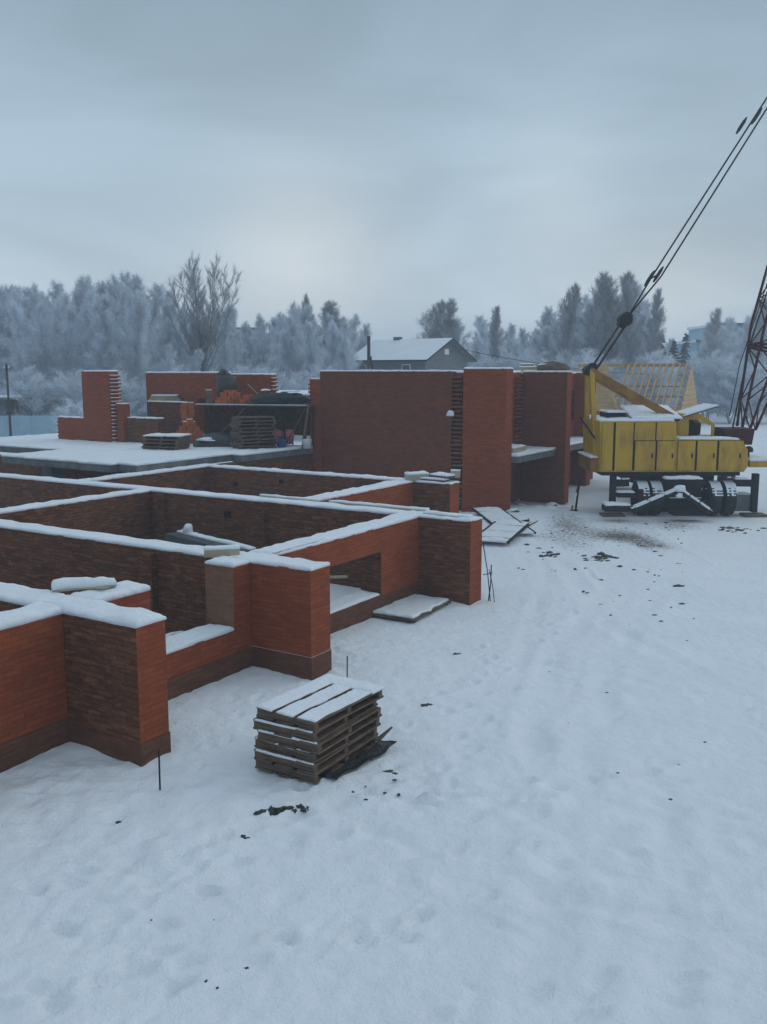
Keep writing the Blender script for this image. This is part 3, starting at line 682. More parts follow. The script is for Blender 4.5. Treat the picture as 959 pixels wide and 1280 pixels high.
# farther bays behind the crane
wall(hc, 'facade_wall', fn0 - .5, fn0, UF + .51, 40, 0, S - .25, 'face', 0, 89)
slab(hc, fn0 - 4, -13.6, UF + .51, 43.3, S, .24, 90)
wall(hc, 'facade_wall', fn0 - .5, fn0 + .01, UF + .51, 43, S, ZT - .1, 'face', .05, 91, holes=[(35.2, 38.0, 2.3, 4.3), (39.5, 42, 2.9, 4.3)], label='far upper facade with a dark opening, behind the crane')
wall(hc, 'pier', fn0, -14.25, 40.2, 40.75, 0, ZT - .08, 'face', .05, 92, axis='n')
wall(hc, 'facade_wall', fn0 - .5, fn0, 40.76, 43, 0, S - .25, 'face', 0, 93)
wall(hc, 'side_wall', fn0 - 6, fn0 - .51, 42.5, 43, 0, ZT - .1, 'rough', .05, 94, axis='n')
wall(hc, 'side_wall', -20.9, fn0 - .52, 40.3, 40.7, S, ZT - .1, 'rough', 0, 95, axis='n')
# odds and ends on the tall house
for (px0, px1, py, Y, mat, lab, hh) in ((650, 672, 458, 38.2, 'board', 'grey board stack on the roof of the tall house', .16), (651, 668, 452, 40, 'orange', 'orange brick block on the roof of the tall house', .28)):
    p, q = at(px0, py, Y), at(px1, py, Y); e = empty('board_stack' if mat == 'board' else 'brick_block', lab, 'boards' if mat == 'board' else 'bricks', (p.x, Y, ZT + .03))
    L = q.x - p.x
    for k in range(2):
        b = MB(); b.box(.04 * k, L - .04 * k, 0, .4, hh * k / 2, hh * (k + 1) / 2 - .012, mat); b.build('board' if mat == 'board' else 'bricks', e)
    s = MB(); s.snow(.05, L - .05, 0, .4, hh - .012, .03, seed=4); s.build('snow_cap', e)
q = at(700, 458, 40); e = empty('tarpaulin_heap', 'low brown tarpaulin heap with snow patches on the tall house roof', 'tarpaulin', (q.x, 40, ZT + .0))
b = MB(); b.blob((-.3, 0, .1), (.8, .5, .3), 'wood', 7, .4); b.build('tarpaulin', e); s = MB(); s.blob((-.7, -.2, .25), (.3, .2, .07), 'snow', 3); s.build('snow_cap', e)
p = wd(-14.2, 31.2, S + .07); e = empty('board_stack', 'pale boards lying on the snowy balcony slab', 'boards', p, -A + .1)
for k in range(3):
    b = MB(); b.box(-.3 + .02 * k, .5, -.5, 1.2 - .1 * k, .06 * k, .06 * k + .05, 'board'); b.build('board', e)
s = MB(); s.snow(-.2, .45, -.4, 1.0, .17, .05, seed=9); s.build('snow_cap', e)

# ------------------------------------------------------------------ clutter along the facade
e = empty('plywood_sheet', 'flat snow-covered sheet of boards on the ground left of the brown pier', 'board', wd(-9.85, 16.95, .05), -A + .05)
b = MB(); b.box(-.52, .52, -.95, .9, 0, .05, 'wood'); b.build('board', e)
b = MB(); b.box(-.5, .5, -.85, -.75, -.05, 0, 'wood'); b.box(-.5, .5, .7, .8, -.05, 0, 'wood'); b.build('batten', e)
s = MB(); s.snow(-.5, .5, -.93, .88, .05, .05, res=.1, over=-.01, seed=17, rag=.05); s.build('snow_cap', e)
for (x, y0, y1, lab) in ((200, 985, 938, 'thin steel stake in the snow below the nearest pier'), (434, 858, 817, 'thin steel stake standing behind the near pallet stack')):
    p = onz(x, y0, 0) if y0 != 858 else onz(434, 850, 0); hgt = .5 if y0 == 985 else .42
    b = MB(); b.tube([(0, 0, -.15), (.005, 0, hgt)], .012, 'dark', 6); o = b.build('steel_stake'); o.location = p; tag(o, lab, 'stake')
p = onz(612, 752, 0); e = empty('wire_prop', 'thin bent wire props leaning by the outer edge of the brown pier', 'prop', p)
q = at(604, 672, 20.6)
for a_, c_, r_ in (((.02, 0, 0), (-.16, .1, 1.35), .012), ((-.02, .05, .0), (.03, .02, .85), .014), ((-.14, .1, .6), (.05, 0, .68), .01), ((.1, -.1, 0), (-.02, 0, .75), .009)):
    b = MB(); b.tube([a_, ((a_[0] + c_[0]) / 2 + .02, (a_[1] + c_[1]) / 2, (a_[2] + c_[2]) / 2), c_], r_, 'dark', 6); b.build('rod', e)
# formwork panels heaped between low pier and tall pier
def ladder(name, label, pa, pb, w, n, lift, mat='dark', seed=1, sheet=True):
    pa, pb = Vector(pa), Vector(pb); d = pb - pa; L = d.length
    e = empty(name, label, 'formwork panel' if sheet else 'ladder', pa, math.atan2(d.y, d.x)); e.rotation_euler[1] = -math.asin((pb.z - pa.z) / L)
    for y in (-w / 2, w / 2):
        b = MB(); b.box(0, L, y - .03, y + .03, 0, .06, mat); b.build('rail', e)
    for k in range(n):
        x = L * (k + .5) / n; b = MB(); b.box(x - .025, x + .025, -w / 2 + .031, w / 2 - .031, .005, .055, mat); b.build('rung', e)
    s = MB()
    if sheet:
        for k in range(n + 1):
            x0 = 0 if k == 0 else L * (k - .5) / n + .03; x1 = L if k == n else L * (k + .5) / n - .03
            s.snow(x0, x1, -w / 2 + .035, w / 2 - .035, .03, .045, res=.1, over=0, seed=seed + k, rag=0)
    else:
        s.snow(0, L, -w / 2 - .03, -w / 2 + .03, .06, .02, over=0, seed=seed, rag=0); s.snow(0, L, w / 2 - .03, w / 2 + .03, .06, .02, over=0, seed=seed + 1, rag=0)
    s.build('snow_cap', e); return e
ladder('formwork_panel', 'snowy formwork panel sloping to the ground between the low and tall piers', onz(650, 668, .10), at(607, 636, 32.4), 1.0, 3, 0, seed=3)
ladder('formwork_panel', 'snowy formwork panel lying flat beside the brown pier top', onz(612, 678, .12), onz(640, 655, .25), 1.1, 3, 0, seed=9)
ladder('ladder', 'dark ladder lying in the snow in front of the tall pier', onz(614, 676, .12), onz(664, 652, .10), .42, 5, 0, 'wood', seed=14, sheet=False)
b = MB()
for k in range(9):
    p = onz(random.Random(k).uniform(606, 668), random.Random(k + 50).uniform(640, 682), .08); a_ = random.Random(k + 9).uniform(-.4, 1.2)
p0, p1 = onz(636, 654, .05), onz(662, 650, .2)
b.tube([p0, p0.lerp(p1, .5) + Vector((0, -.1, .02)), p1], .035, 'dark', 6); tag(b.build('steel_pipe'), 'short dark pipe on the snow at the foot of the tall red pier', 'pipe')
rub = random.Random(77)
for k in range(10):
    px, py = rub.uniform(640, 700), rub.uniform(630, 648); p = onz(px, py, 0); p.z = gz(p.x, p.y)
    b = MB(); r_ = rub.uniform(.12, .3); b.blob((0, 0, 0), (r_ * 1.3, r_, r_ * .75), 'snow', k, .5, 1.5, 2); b.blob((.05, -.06, -.03), (r_ * 1.1, r_ * .9, r_ * .6), 'darkconc', k + 40, .5, 1.5, 2)
    o = b.build('rubble_lump'); o.location = p; tag(o, 'snow-covered rubble lump in the heap under the balcony', 'rubble', 'rubble under the balcony')
p = onz(716, 640, 0); e = empty('prop_stand', 'slanted snowy prop with a dark foot right of the brown-faced pier', 'prop', p)
t_ = at(710, 596, 36.0) - p
b = MB(); b.tube([(.1, 0, .05), (t_.x, 0, 1.25)], .04, 'dark', 6); b.build('strut', e)
b = MB(); b.tube([(-.05, 0, .05), (t_.x + .02, .1, 1.2)], .03, 'wood', 6); b.build('strut', e)
b = MB(); b.beam((-.2, -.1, .03), (.16, .05, .06), .14, .06, 'dark'); b.build('foot', e); s = MB(); s.beam((0.0, -.03, .25), (t_.x * .5, .02, .72), .07, .05, 'snow'); s.build('snow_cap', e)

# ------------------------------------------------------------------ crane
CY = 32.6
cr = empty('truck_crane', 'yellow truck crane with snowy roof and red lattice boom, at the right edge', 'crane', (11.1, 34.0, 0))
co = Vector(cr.location)
def cp(px, py, Y=CY): return at(px, py, Y)
def cxz(px, py, Y=CY): p = at(px, py, Y); return (p.x, p.z)
b = MB(co); b.prism([cxz(*p) for p in ((750, 590), (930, 590), (935, 583), (935, 562), (927, 550), (846, 549), (846, 527), (750, 527))], CY, 35.4, 'yellow')
for (pa_, pb_) in (((751.5, 588), (845.5, 528)), ((845.8, 588), (929.5, 550.5))):
    (a_, c_), (d_, e_) = cxz(*pa_), cxz(*pb_); b.box(a_, d_, CY - .02, CY - .003, c_, e_, 'dark')
mh = b.build('machine_house', cr, .02)
for (x0, x1, y0, y1) in ((751.5, 766.9, 528, 588), (767.8, 791.9, 528, 588), (792.8, 819.3, 528, 550.3), (820.2, 845, 528, 550.3), (792.8, 819.3, 551, 588), (820.2, 844.8, 551, 588), (846.2, 869.3, 551, 588), (870.2, 896.3, 551, 588), (897.3, 929.5, 551, 588)):
    (a_, c_), (d_, e_) = cxz(x0, y1), cxz(x1, y0)
    b = MB(co); b.box(a_ - .005, d_ + .005, CY - .05, CY - .021, c_, e_, 'yellow'); dp = b.build('door_panel', cr, .008)
    if y1 == 588 and x0 > 770:
        b = MB(co); b.box(d_ - .13, d_ - .09, CY - .09, CY - .05, (c_ + e_) / 2 - .08, (c_ + e_) / 2 + .08, 'dark'); b.build('handle', dp)
(a_, c_), (d_, e_) = cxz(750, 590), cxz(930, 590)
b = MB(co); b.box(a_ + .1, d_ - .1, CY + .1, 35.3, c_ - .14, c_ - .003, 'dark'); b.build('base_frame', cr)
zt1, zt2 = cxz(740, 527)[1], cxz(880, 549.5)[1]
s = MB(co); s.snow(cxz(751, 527)[0], cxz(844, 527)[0], CY + .05, 35.3, zt1, .09, seed=101, over=0); s.build('snow_cap', mh)
s = MB(co); s.snow(cxz(849, 549)[0], cxz(925, 549)[0], CY + .03, 33.6, zt2, .06, seed=102, over=0); s.build('snow_cap', mh)
# raised hatch on the roof
x0, x1 = cxz(788, 520, 33.2)[0], cxz(846, 520, 33.2)[0]
b = MB(co); b.box(x0, x1, 32.85, 35.0, zt1, zt1 + .12, 'dark'); rh = b.build('roof_hatch', cr)
s = MB(co); s.snow(x0, x1 + .06, 32.8, 34.6, zt1 + .10, .06, seed=103, tilt=(0, .20)); s.build('snow_cap', rh)
b = MB(co); x2 = cxz(768, 520)[0]; b.box(x2, x0 - .05, 33.6, 34.8, zt1, zt1 + .28, 'dark'); wr = b.build('winch_cover', cr); s = MB(co); s.snow(x2, x0 - .05, 33.55, 34.8, zt1 + .28, .05, seed=104); s.build('snow_cap', wr)
# cab
cx0, cx1 = cxz(846, 540, 33.8)[0], cxz(892, 540, 33.8)[0]; zc0, zc1 = zt2, cxz(860, 517, 33.8)[1]
cb = MB(co)
arc = [(cx0, zc0), (cx1, zc0), (cx1 + .02, zc0 + .45), (cx1 - .2, zc1 - .22), (cx1 - .55, zc1), (cx0, zc1)]
hole = [(cx0 + .42, zc0 + .05), (cx1 - .1, zc0 + .05), (cx1 - .1, zc0 + .42), (cx1 - .3, zc1 - .38), (cx1 - .6, zc1 - .2), (cx0 + .42, zc1 - .22)]
for y in (33.75, 35.2):
    for i in range(6):
        j = (i + 1) % 6; q = [arc[i], arc[j], hole[j], hole[i]]
        cb.face([(x, y, z) for x, z in q], 'yellow'); cb.face([(x, y + .05, z) for x, z in q[::-1]], 'yellow')
        cb.face([(hole[i][0], y, hole[i][1]), (hole[j][0], y, hole[j][1]), (hole[j][0], y + .05, hole[j][1]), (hole[i][0], y + .05, hole[i][1])], 'yellow')
for i in range(6):
    if i in (1, 2): continue
    j = (i + 1) % 6; (a_, c_), (d_, e_) = arc[i], arc[j]
    cb.face([(a_, 33.75, c_), (a_, 35.25, c_), (d_, 35.25, e_), (d_, 33.75, e_)], 'yellow')
cab = cb.build('cab', cr)
b = MB(co); b.prism([(x, z) for x, z in hole], 34.9, 34.93, 'glass'); b.build('window', cab)
b = MB(co); b.box(cx0 + .55, cx0 + .95, 34.2, 34.7, zc0, zc0 + .5, 'dark'); b.build('seat', cab)
p, q = cp(846, 520, 34.4), cp(889, 507, 34.4)
b = MB(co); b.beam(p, q, 1.6, .03, 'dark'); rf = b.build('roof_sheet', cab); s = MB(co); s.beam(p + Vector((0, 0, .04)), q + Vector((0, 0, .04)), 1.55, .05, 'snow'); s.build('snow_cap', rf)
# gantry
apx = cp(737, 463, 34.0)
for dy in (-.75, .75):
    b = MB(co); b.beam(apx + Vector((-.08, dy * .5, 0)), cp(834, 521, 34.0) + Vector((0, dy, 0)), .15, .26, 'brownyellow', zp='snow' if dy > 0 else 'brownyellow'); b.build('gantry_beam', cr)
    b = MB(co); b.beam(apx + Vector((0, dy * .5, .02)), cp(739, 575, 34.0) + Vector((0, dy, 0)), .16, .16, 'yellow'); b.build('gantry_strut', cr)
b = MB(co); b.tube([apx + Vector((0, -.45, 0)), apx + Vector((0, .45, 0))], .18, 'dark', 14); b.tube([apx + Vector((.1, -.2, .12)), apx + Vector((.1, .2, .12))], .15, 'dark', 12); b.build('sheave', cr)
p = cp(724, 566, 35.0); q = cp(764, 588, 33.5)
b = MB(co); b.box(p.x, q.x, 32.9, 35.1, q.z, p.z, 'brownyellow'); cw = b.build('counterweight', cr, .03); s = MB(co); s.snow(p.x, q.x - .3, 32.95, 35.1, p.z, .05, seed=107); s.build('snow_cap', cw)
b = MB(co); q = cp(720, 520, 34); q2 = cp(742, 552, 34); b.beam((q.x, 33.3, q.z), (q2.x, 33.3, q2.z), .07, .07, 'dark'); b.build('brace', cr)
# boom and pendants
tip = cp(1130, -150, 34.0)
foot = cp(930, 545, 34.0)
bd = (tip - foot).normalized(); side = Vector((0, 1, 0)); per = bd.cross(side).normalized()
if per.x > 0: per = -per
L = (tip - foot).length
def bw(t):     # half size of the boom at length t
    return .22 + .42 * min(1, t / 4.0) - (.42 * max(0, (t - (L - 4)) / 4))
bm_ = MB(co)
def chord(t, a, c): return foot + bd * t + per * (bw(t) * a) + side * (bw(t) * c)
ts = [0.3, 1.3, 2.4, 3.2, 4.0] + list(np.arange(5.0, L - 1, 1.0)) + [L]
for a_ in (-1, 1):
    for c_ in (-1, 1):
        for t0, t1 in zip(ts, ts[1:]): bm_.tube([chord(t0, a_, c_), chord(t1, a_, c_)], .05, 'red', 6)
for i, (t0, t1) in enumerate(zip(ts, ts[1:])):
    for k in (-1, 1):
        s1 = 1 if i % 2 else -1
        bm_.tube([chord(t0, s1, k), chord(t1, -s1, k)], .026, 'red', 5); bm_.tube([chord(t0, k, s1), chord(t1, k, -s1)], .026, 'red', 5)
bo = bm_.build('lattice_boom', cr)
for t in (3.2, 3.32):
    b = MB(co)
    for (p, q) in (((-1, -1), (1, -1)), ((1, -1), (1, 1)), ((1, 1), (-1, 1)), ((-1, 1), (-1, -1))): b.tube([chord(t, *p), chord(t, *q)], .05, 'red', 6)
    b.build('joint_frame', bo)
b = MB(co); f1 = cp(923, 548, 34)
b.prism([cxz(*p, 33.4) for p in ((909, 556), (940, 556), (944, 536), (905, 536))], 33.4, 34.6, 'red'); b.build('boom_foot', cr)
p, q = cp(930, 574, 33.4), cp(956, 582, 33.4)
b = MB(co); b.box(p.x, q.x, 32.8, 34.8, q.z, p.z, 'yellow'); fr = b.build('front_platform', cr); s = MB(co); s.snow(p.x, q.x, 32.8, 34.8, p.z, .08, seed=110); s.build('snow_cap', fr)
b = MB(co); pp = cp(936, 563, 33.2); b.blob(pp, (.16, .16, .16), 'dark', 3, .1); b.tube([pp + Vector((0, 0, -.3)), pp], .04, 'dark', 6); b.build('lamp', cr)
# pendant ropes
eq = cp(781, 400, 34.0); pd = (tip - apx).normalized()
b = MB(co)
for dy, off in ((-.12, .0), (.12, .16)):
    b.tube([apx + Vector((.02 + off * 1.6, dy, .05)), eq + Vector((off * 1.2 - .1, dy, -off))], .04, 'rope', 6)
    o2 = Vector((off, dy * 2, -off * .1))
    b.tube([eq + Vector((.1, dy * .3, .1)), cp(814 + 60 * off, 345, 34) + o2 * .8, tip + o2 * 2], .032, 'rope', 6)
b.build('pendant_rope', cr)
b = MB(co); b.obox(eq, (.3, .5, .55), 'dark', Matrix.Rotation(R(32), 3, 'Y')); b.tube([eq + Vector((0, -.3, 0)), eq + Vector((0, .3, 0))], .24, 'dark', 12); b.build('equaliser_block', cr, .05)
for (px, py) in ((812, 348), (823, 343), (927, 157), (946, 145)):
    c = cp(px, py, 34); b = MB(co); b.tube([c - pd * .32, c - pd * .15, c + pd * .15, c + pd * .32], [.03, .06, .06, .03], 'rope', 8); b.build('rope_socket', cr)
p, q = cp(812, 349, 34), cp(825, 342, 34); b = MB(co); b.tube([p, q], .03, 'rope', 6); b.build('spreader', cr)
h0 = cp(912, 520, 34.0); b = MB(co); b.tube([h0, cp(925, 455, 34), tip + Vector((.1, 0, .3))], .018, 'rope', 5); b.tube([cp(914, 545, 34), chord(3.2, 1.3, 0), tip], .03, 'rope', 5); b.build('hoist_rope', cr)
# carrier seen from behind
def cbx(name, px0, px1, py0, py1, Y0, Y1, mat, snow=0, parent=cr, seed=1, bev=.01):
    p, q = cp(px0, py1, Y0), cp(px1, py0, Y0); b = MB(co); b.box(p.x, q.x, Y0, Y1, max(p.z, .0), q.z, mat); o = b.build(name, parent, bev)
    if snow: s = MB(co); s.snow(p.x, q.x, Y0, min(Y1, Y0 + 1.2), q.z, snow, seed=seed, over=0, res=.1, rag=.01); s.build('snow_cap', o)
    return o
cbx('chassis', 830, 878, 603, 622, 32.9, 41, 'dark', .05, seed=120)
cbx('turntable', 815, 893, 594, 602, 33.0, 35.3, 'dark')
cbx('rear_beam', 832, 879, 599, 606, 32.0, 32.4, 'dark', .08, seed=121)
def wheel(px, Y):
    p = cp(px, 617, Y); e = bpy.data.objects.new('wheel', None); COL.objects.link(e); e.parent = cr; e.location = Vector((p.x, Y, .62)) - co
    b = MB(); r_ = .62; w = .20
    pr = [(-w, .36), (-w, .52), (-w * .85, .60), (-w * .5, .625), (0, .63), (w * .5, .625), (w * .85, .60), (w, .52), (w, .36)]
    n = 40
    for i in range(n):
        a0, a1 = 2 * math.pi * i / n, 2 * math.pi * (i + 1) / n
        for (xa, ra), (xb, rb) in zip(pr, pr[1:]):
            k = 1 if i % 2 else .965
            ra_, rb_ = (ra * k if ra > .59 else ra), (rb * k if rb > .59 else rb)
            sn = (.1 < a0 < 3.0) and ra > .59 and rb > .59 and i % 2 == 0 or (.9 < a0 < 2.3 and ra > .59)
            b.face([(xa, ra_ * math.cos(a0), ra_ * math.sin(a0)), (xb, rb_ * math.cos(a0), rb_ * math.sin(a0)), (xb, rb_ * math.cos(a1), rb_ * math.sin(a1)), (xa, ra_ * math.cos(a1), ra_ * math.sin(a1))], 'rubber')
    b.build('tyre', e)
    s = MB(); r2 = .648; rw = random.Random(px); ends = [rw.randint(17, 23) for _ in range(5)]
    for i in range(26):
        a0, a1 = math.pi * (.28 + .66 * i / 26), math.pi * (.28 + .66 * (i + 1) / 26)
        for q_, (x0, x1) in enumerate(((-.19, -.11), (-.11, -.035), (-.035, .04), (.04, .12), (.12, .19))):
            if i > ends[q_] and (i % 2 or i > ends[q_] + 5): continue
            s.face([(x0, r2 * math.cos(a0), r2 * math.sin(a0)), (x1, r2 * math.cos(a0), r2 * math.sin(a0)), (x1, r2 * math.cos(a1), r2 * math.sin(a1)), (x0, r2 * math.cos(a1), r2 * math.sin(a1))], 'snow')
    s.build('snow_crust', e)
    b = MB(); b.tube([(-.12, 0, 0), (.12, 0, 0)], .37, 'dark', 18); b.build('rim', e)
for px in (800, 817, 890, 908):
    wheel(px, 33.0)
for px in (801, 907):
    wheel(px, 38.6)
cbx('axle', 795, 914, 614, 619, 33.5, 33.7, 'dark')
# tow A-frame in front
ap = cp(849, 613, 31.6)
for (px, py) in ((790, 638), (889, 641)):
    q = cp(px, py, 31.3); q.z = max(q.z, .06)
    b = MB(co); b.beam(ap, q, .2, .16, 'dark', zp='snow'); o = b.build('tow_beam', cr)
    d = q - ap
    for k in range(3):
        s = MB(co); s.beam(ap + d * (.04 + .32 * k) + Vector((0, 0, .10)), ap + d * (.04 + .32 * k + .27) + Vector((0, 0, .10)), .22, .06, 'snow'); s.build('snow_cap', o)
b = MB(co); b.blob(ap + Vector((0, -.05, .03)), (.22, .16, .18), 'snow', 4, .3); b.blob(ap + Vector((-.02, -.1, -.18)), (.13, .1, .12), 'snow', 6, .3); b.build('snow_clump', cr)
cbx('outrigger_pad', 757, 789, 632, 640, 31.4, 32.0, 'dark', .06, seed=122)
cbx('outrigger_pad', 842, 886, 640, 645, 31.3, 31.9, 'dark', 0)
def outrigger(px_post, sgn, py0, py1, pin):
    e = bpy.data.objects.new('outrigger', None); COL.objects.link(e); e.parent = cr; e.location = (0, 0, 0)
    p, q = cp(px_post, py0, 32.8), cp(px_post, py1, 32.8)
    b = MB(co); b.box(p.x - .1, p.x + .1, 32.7, 32.95, max(q.z, .05), p.z, 'dark'); b.build('jack_post', e, .01)
    i0 = cp(pin, py0 + 8, 32.8)
    b = MB(co); b.beam((i0.x, 32.82, i0.z - .1), (p.x, 32.82, p.z - .35), .22, .24, 'dark'); b.build('beam', e)
    s = MB(co); s.beam((i0.x, 32.8, i0.z + .06), (p.x - sgn * .3, 32.8, p.z - .18), .2, .05, 'snow'); s.build('snow_cap', e)
    b = MB(co); b.box(p.x - .4, p.x + .4, 32.5, 33.1, .02, .09, 'wood'); b.build('foot_pad', e)
outrigger(767, -1, 592, 628, 786); outrigger(945, 1, 592, 640, 918)
cbx('rear_box', 918, 939, 618, 639, 32.9, 33.5, 'concrete', .03, seed=125)
cbx('tool_box', 772, 794, 616, 622, 32.4, 33.1, 'dark', .06, seed=126)
cbx('red_jack', 799, 805, 612, 636, 32.3, 32.5, 'red')
cbx('rear_guard', 826, 880, 623, 640, 33.2, 33.3, 'dark')
cbx('driver_cab', 830, 890, 560, 622, 40.9, 42.6, 'dark')

# ------------------------------------------------------------------ house with bare rafters behind the crane
RY = 56
pL = at(772, 513, RY); ev = pL.z; rg = at(800, 457, RY + 3).z
rh_ = empty('timber_roof_house', 'brick house with a bare pale rafter roof behind the yellow crane', 'house', (pL.x, RY, 0), -R(27))
xl, xr, RUN = -3.4, 3.75, 3.3
b = MB(); b.box(xl, xr, 0, 2 * RUN, 0, ev, 'orange'); b.build('wall', rh_)
b = MB(); b.beam((xl, -.05, ev + .09), (xr, -.05, ev + .09), .18, .17, 'fresh'); b.build('wall_plate', rh_)
b = MB(); b.beam((xl, RUN, rg + .02), (xr - .3, RUN, rg + .02), .08, .2, 'fresh'); b.build('ridge_beam', rh_)
for k in range(10):
    x = -.1 + 3.5 * k / 9
    b = MB(); b.beam((x, -.35, ev + .12), (x, RUN - .05, rg + .06), .10, .15, 'fresh'); b.build('rafter', rh_)
for (x, n_) in ((xr - .12, 9), (xl + .05, 9)):
    b = MB()
    for k in range(n_):
        z_ = ev + .01 + k * (rg - ev) / n_; hw = RUN * (1 - (k + .3) / n_); b.box(x, x + .06, RUN - hw, RUN + hw, z_, z_ + (rg - ev) / n_ - .02, 'fresh')
    b.build('gable_boarding', rh_)
b = MB()
for k in range(11):
    t0, t1 = k / 11, (k + .94) / 11; zz = ev - .05 + (rg - ev + .15) * t0
    b.box(-2.3 + .5 * t0, .05 - .75 * t0, -.22, -.16, zz, ev - .05 + (rg - ev + .15) * t1, 'fresh')
b.build('roof_boarding', rh_)
b = MB(); b.beam((-.75, -.6, ev + 2.3), (.25, -.7, ev - .1), .12, .06, 'fresh'); b.build('brace', rh_)
for (y_, t) in ((4.6, .55), (5.4, .3)):
    b = MB(); b.beam((xl, y_, ev + (rg - ev) * t - .1), (xr - .3, y_, ev + (rg - ev) * t - .1), .06, .1, 'fresh'); b.build('purlin', rh_)

# ------------------------------------------------------------------ far houses, fence, poles
HY = 84
EZ, RZ = 6.45, 8.05
h0 = at(531, 560, HY - 3); hs = empty('grey_house', 'low grey house with a white snowy gable roof and chimney beyond the walls', 'house', (h0.x, HY - 3, 0), R(-40))
LX, DY = 8.0, 6.2                            # front wall along -x, gable end along +y, origin at the near corner
b = MB(); b.box(-LX, 0, 0, DY, 0, EZ - .1, 'grey_wall'); b.prism([(-LX, EZ - .1), (0, EZ - .1), (0, EZ - .095)], 0, .01, 'grey_wall')
b.face([(0, 0, EZ - .1), (0, DY, EZ - .1), (0, DY / 2, RZ - .2)], 'grey_wall'); b.face([(-LX, DY, EZ - .1), (-LX, 0, EZ - .1), (-LX, DY / 2, RZ - .2)], 'grey_wall'); b.build('wall', hs)
b = MB(); ge = [(-.7, EZ - .33), (DY / 2, RZ), (DY + .7, EZ - .33)]; xl, xr = -LX - .6, .7
for (ya, za), (yb, zb) in zip(ge, ge[1:]):
    b.face([(xl, ya, za), (xr, ya, za), (xr, yb, zb), (xl, yb, zb)], 'snow'); b.face([(xl, ya, za - .16), (xl, yb, zb - .16), (xr, yb, zb - .16), (xr, ya, za - .16)], 'grey_wall')
    for x in (xl, xr): b.face([(x, ya, za - .16), (x, yb, zb - .16), (x, yb, zb), (x, ya, za)], 'dark')
for (y_, z_) in (ge[0], ge[2]): b.face([(xl, y_, z_ - .16), (xr, y_, z_ - .16), (xr, y_, z_), (xl, y_, z_)], 'dark')
rf = b.build('roof', hs)
b = MB(); b.box(-6.0, -5.3, 2.9, 3.4, RZ - .1, RZ + .22, 'grey_wall', zp='snow'); b.build('chimney', rf)
b = MB(); b.box(-2.6, -1.6, -.06, -.005, 4.7, 5.75, 'snow'); w_ = b.build('window', hs); b = MB(); b.box(-2.5, -1.7, -.075, -.061, 4.8, 5.65, 'glass'); b.build('pane', w_)
b = MB(); b.box(.005, .05, 2.8, 3.4, 6.6, 7.1, 'snow'); b.build('vent', hs)
def pole(px, py, Y, label, brace=None, r_=.13, wires=True):
    p = at(px, py, Y); e = empty('utility_pole', label, 'pole', (p.x, Y, 0))
    b = MB(); b.tube([(0, 0, 0), (0, 0, p.z)], [r_ * 1.2, r_], 'dark', 8); b.build('post', e)
    if brace: b = MB(); b.tube([(brace, .3, 0), (.1, 0, p.z - 1.6)], r_ * .9, 'dark', 8); b.build('brace', e)
    b = MB(); b.tube([(-.14, 0, p.z - .3), (.14, 0, p.z - .3)], .035, 'dark', 6); b.build('bracket', e)
    for x in (-.14, .14): b = MB(); b.tube([(x, 0, p.z - .3), (x, 0, p.z - .14)], .045, 'white', 6); b.build('insulator', e)
    return e
pole(461, 420, 74, 'dark utility pole with a slanted brace before the grey snowy-roofed house', 1.5)
pole(8, 455, 66, 'dark utility pole at the left edge beside the open shed', None, .075)
b = MB(); p, q = at(575, 436, 76), at(960, 463, 100)
b.tube([p.lerp(q, t) - Vector((0, 0, 1.2 * 4 * t * (1 - t))) for t in np.linspace(0, 1, 16)], .03, 'rope', 4, False); tag(b.build('power_line'), 'sagging power line running right from the grey house', 'power line')
FY = 66
e = empty('metal_fence', 'pale blue sheet metal fence at the left edge beyond the slab', 'fence', (at(30, 540, FY).x, FY, 0)); fo = Vector(e.location)
x0, x1 = at(-60, 520, FY).x, at(72, 520, FY).x
for k in range(4):
    a_, c_ = x0 + (x1 - x0) * k / 4, x0 + (x1 - x0) * (k + 1) / 4; b = MB(fo); m = 24
    for i in range(m):
        u0, u1 = a_ + (c_ - a_) * i / m, a_ + (c_ - a_) * (i + 1) / m - .002; d = .0 if i % 2 else .04
        b.box(u0, u1, FY + d, FY + d + .02, .1, at(0, 519.5, FY).z, 'fence')
    b.build('fence_panel', e)
    b = MB(fo); b.box(c_ - .04, c_ + .04, FY + .07, FY + .15, 0, at(0, 518, FY).z, 'dark'); b.build('post', e)
e = empty('shed', 'dark open-fronted shed with a thin snowy roof behind the blue fence', 'shed', (at(20, 520, 69).x, 69, 0)); so = Vector(e.location)
xa_, xb_ = at(-70, 500, 69).x, at(22, 500, 69).x; zr = at(0, 496, 69).z
b = MB(so); b.box(xa_, xb_, 69, 73, zr - .2, zr - .05, 'grey_wall'); o = b.build('roof', e); s = MB(so); s.snow(xa_, xb_, 69, 73, zr - .05, .12, res=.5, seed=5); s.build('snow_cap', o)
b = MB(so); b.box(xa_, xb_ - .1, 72.6, 72.8, 0, zr - .2, 'dark'); b.build('wall', e)
for x in (xb_ - .9, xb_ - .2, xa_ + .2): b = MB(so); b.box(x, x + .5 if x == xb_ - .9 else x + .15, 69.05, 69.25, 0, zr - .2, 'dark'); b.build('post', e)
e = empty('canopy', 'low pale lean-to with snowy roof right of the open shed', 'canopy', (at(50, 520, 71).x, 71, 0)); so = Vector(e.location)
xa_, xb_ = at(23, 500, 71).x, at(80, 500, 71).x; zr = at(0, 498, 71).z
b = MB(so); b.box(xa_, xb_, 71, 73, zr - .12, zr - .03, 'fence'); o = b.build('roof', e); s = MB(so); s.snow(xa_, xb_, 71, 73, zr - .03, .13, res=.4, seed=6); s.build('snow_cap', o)
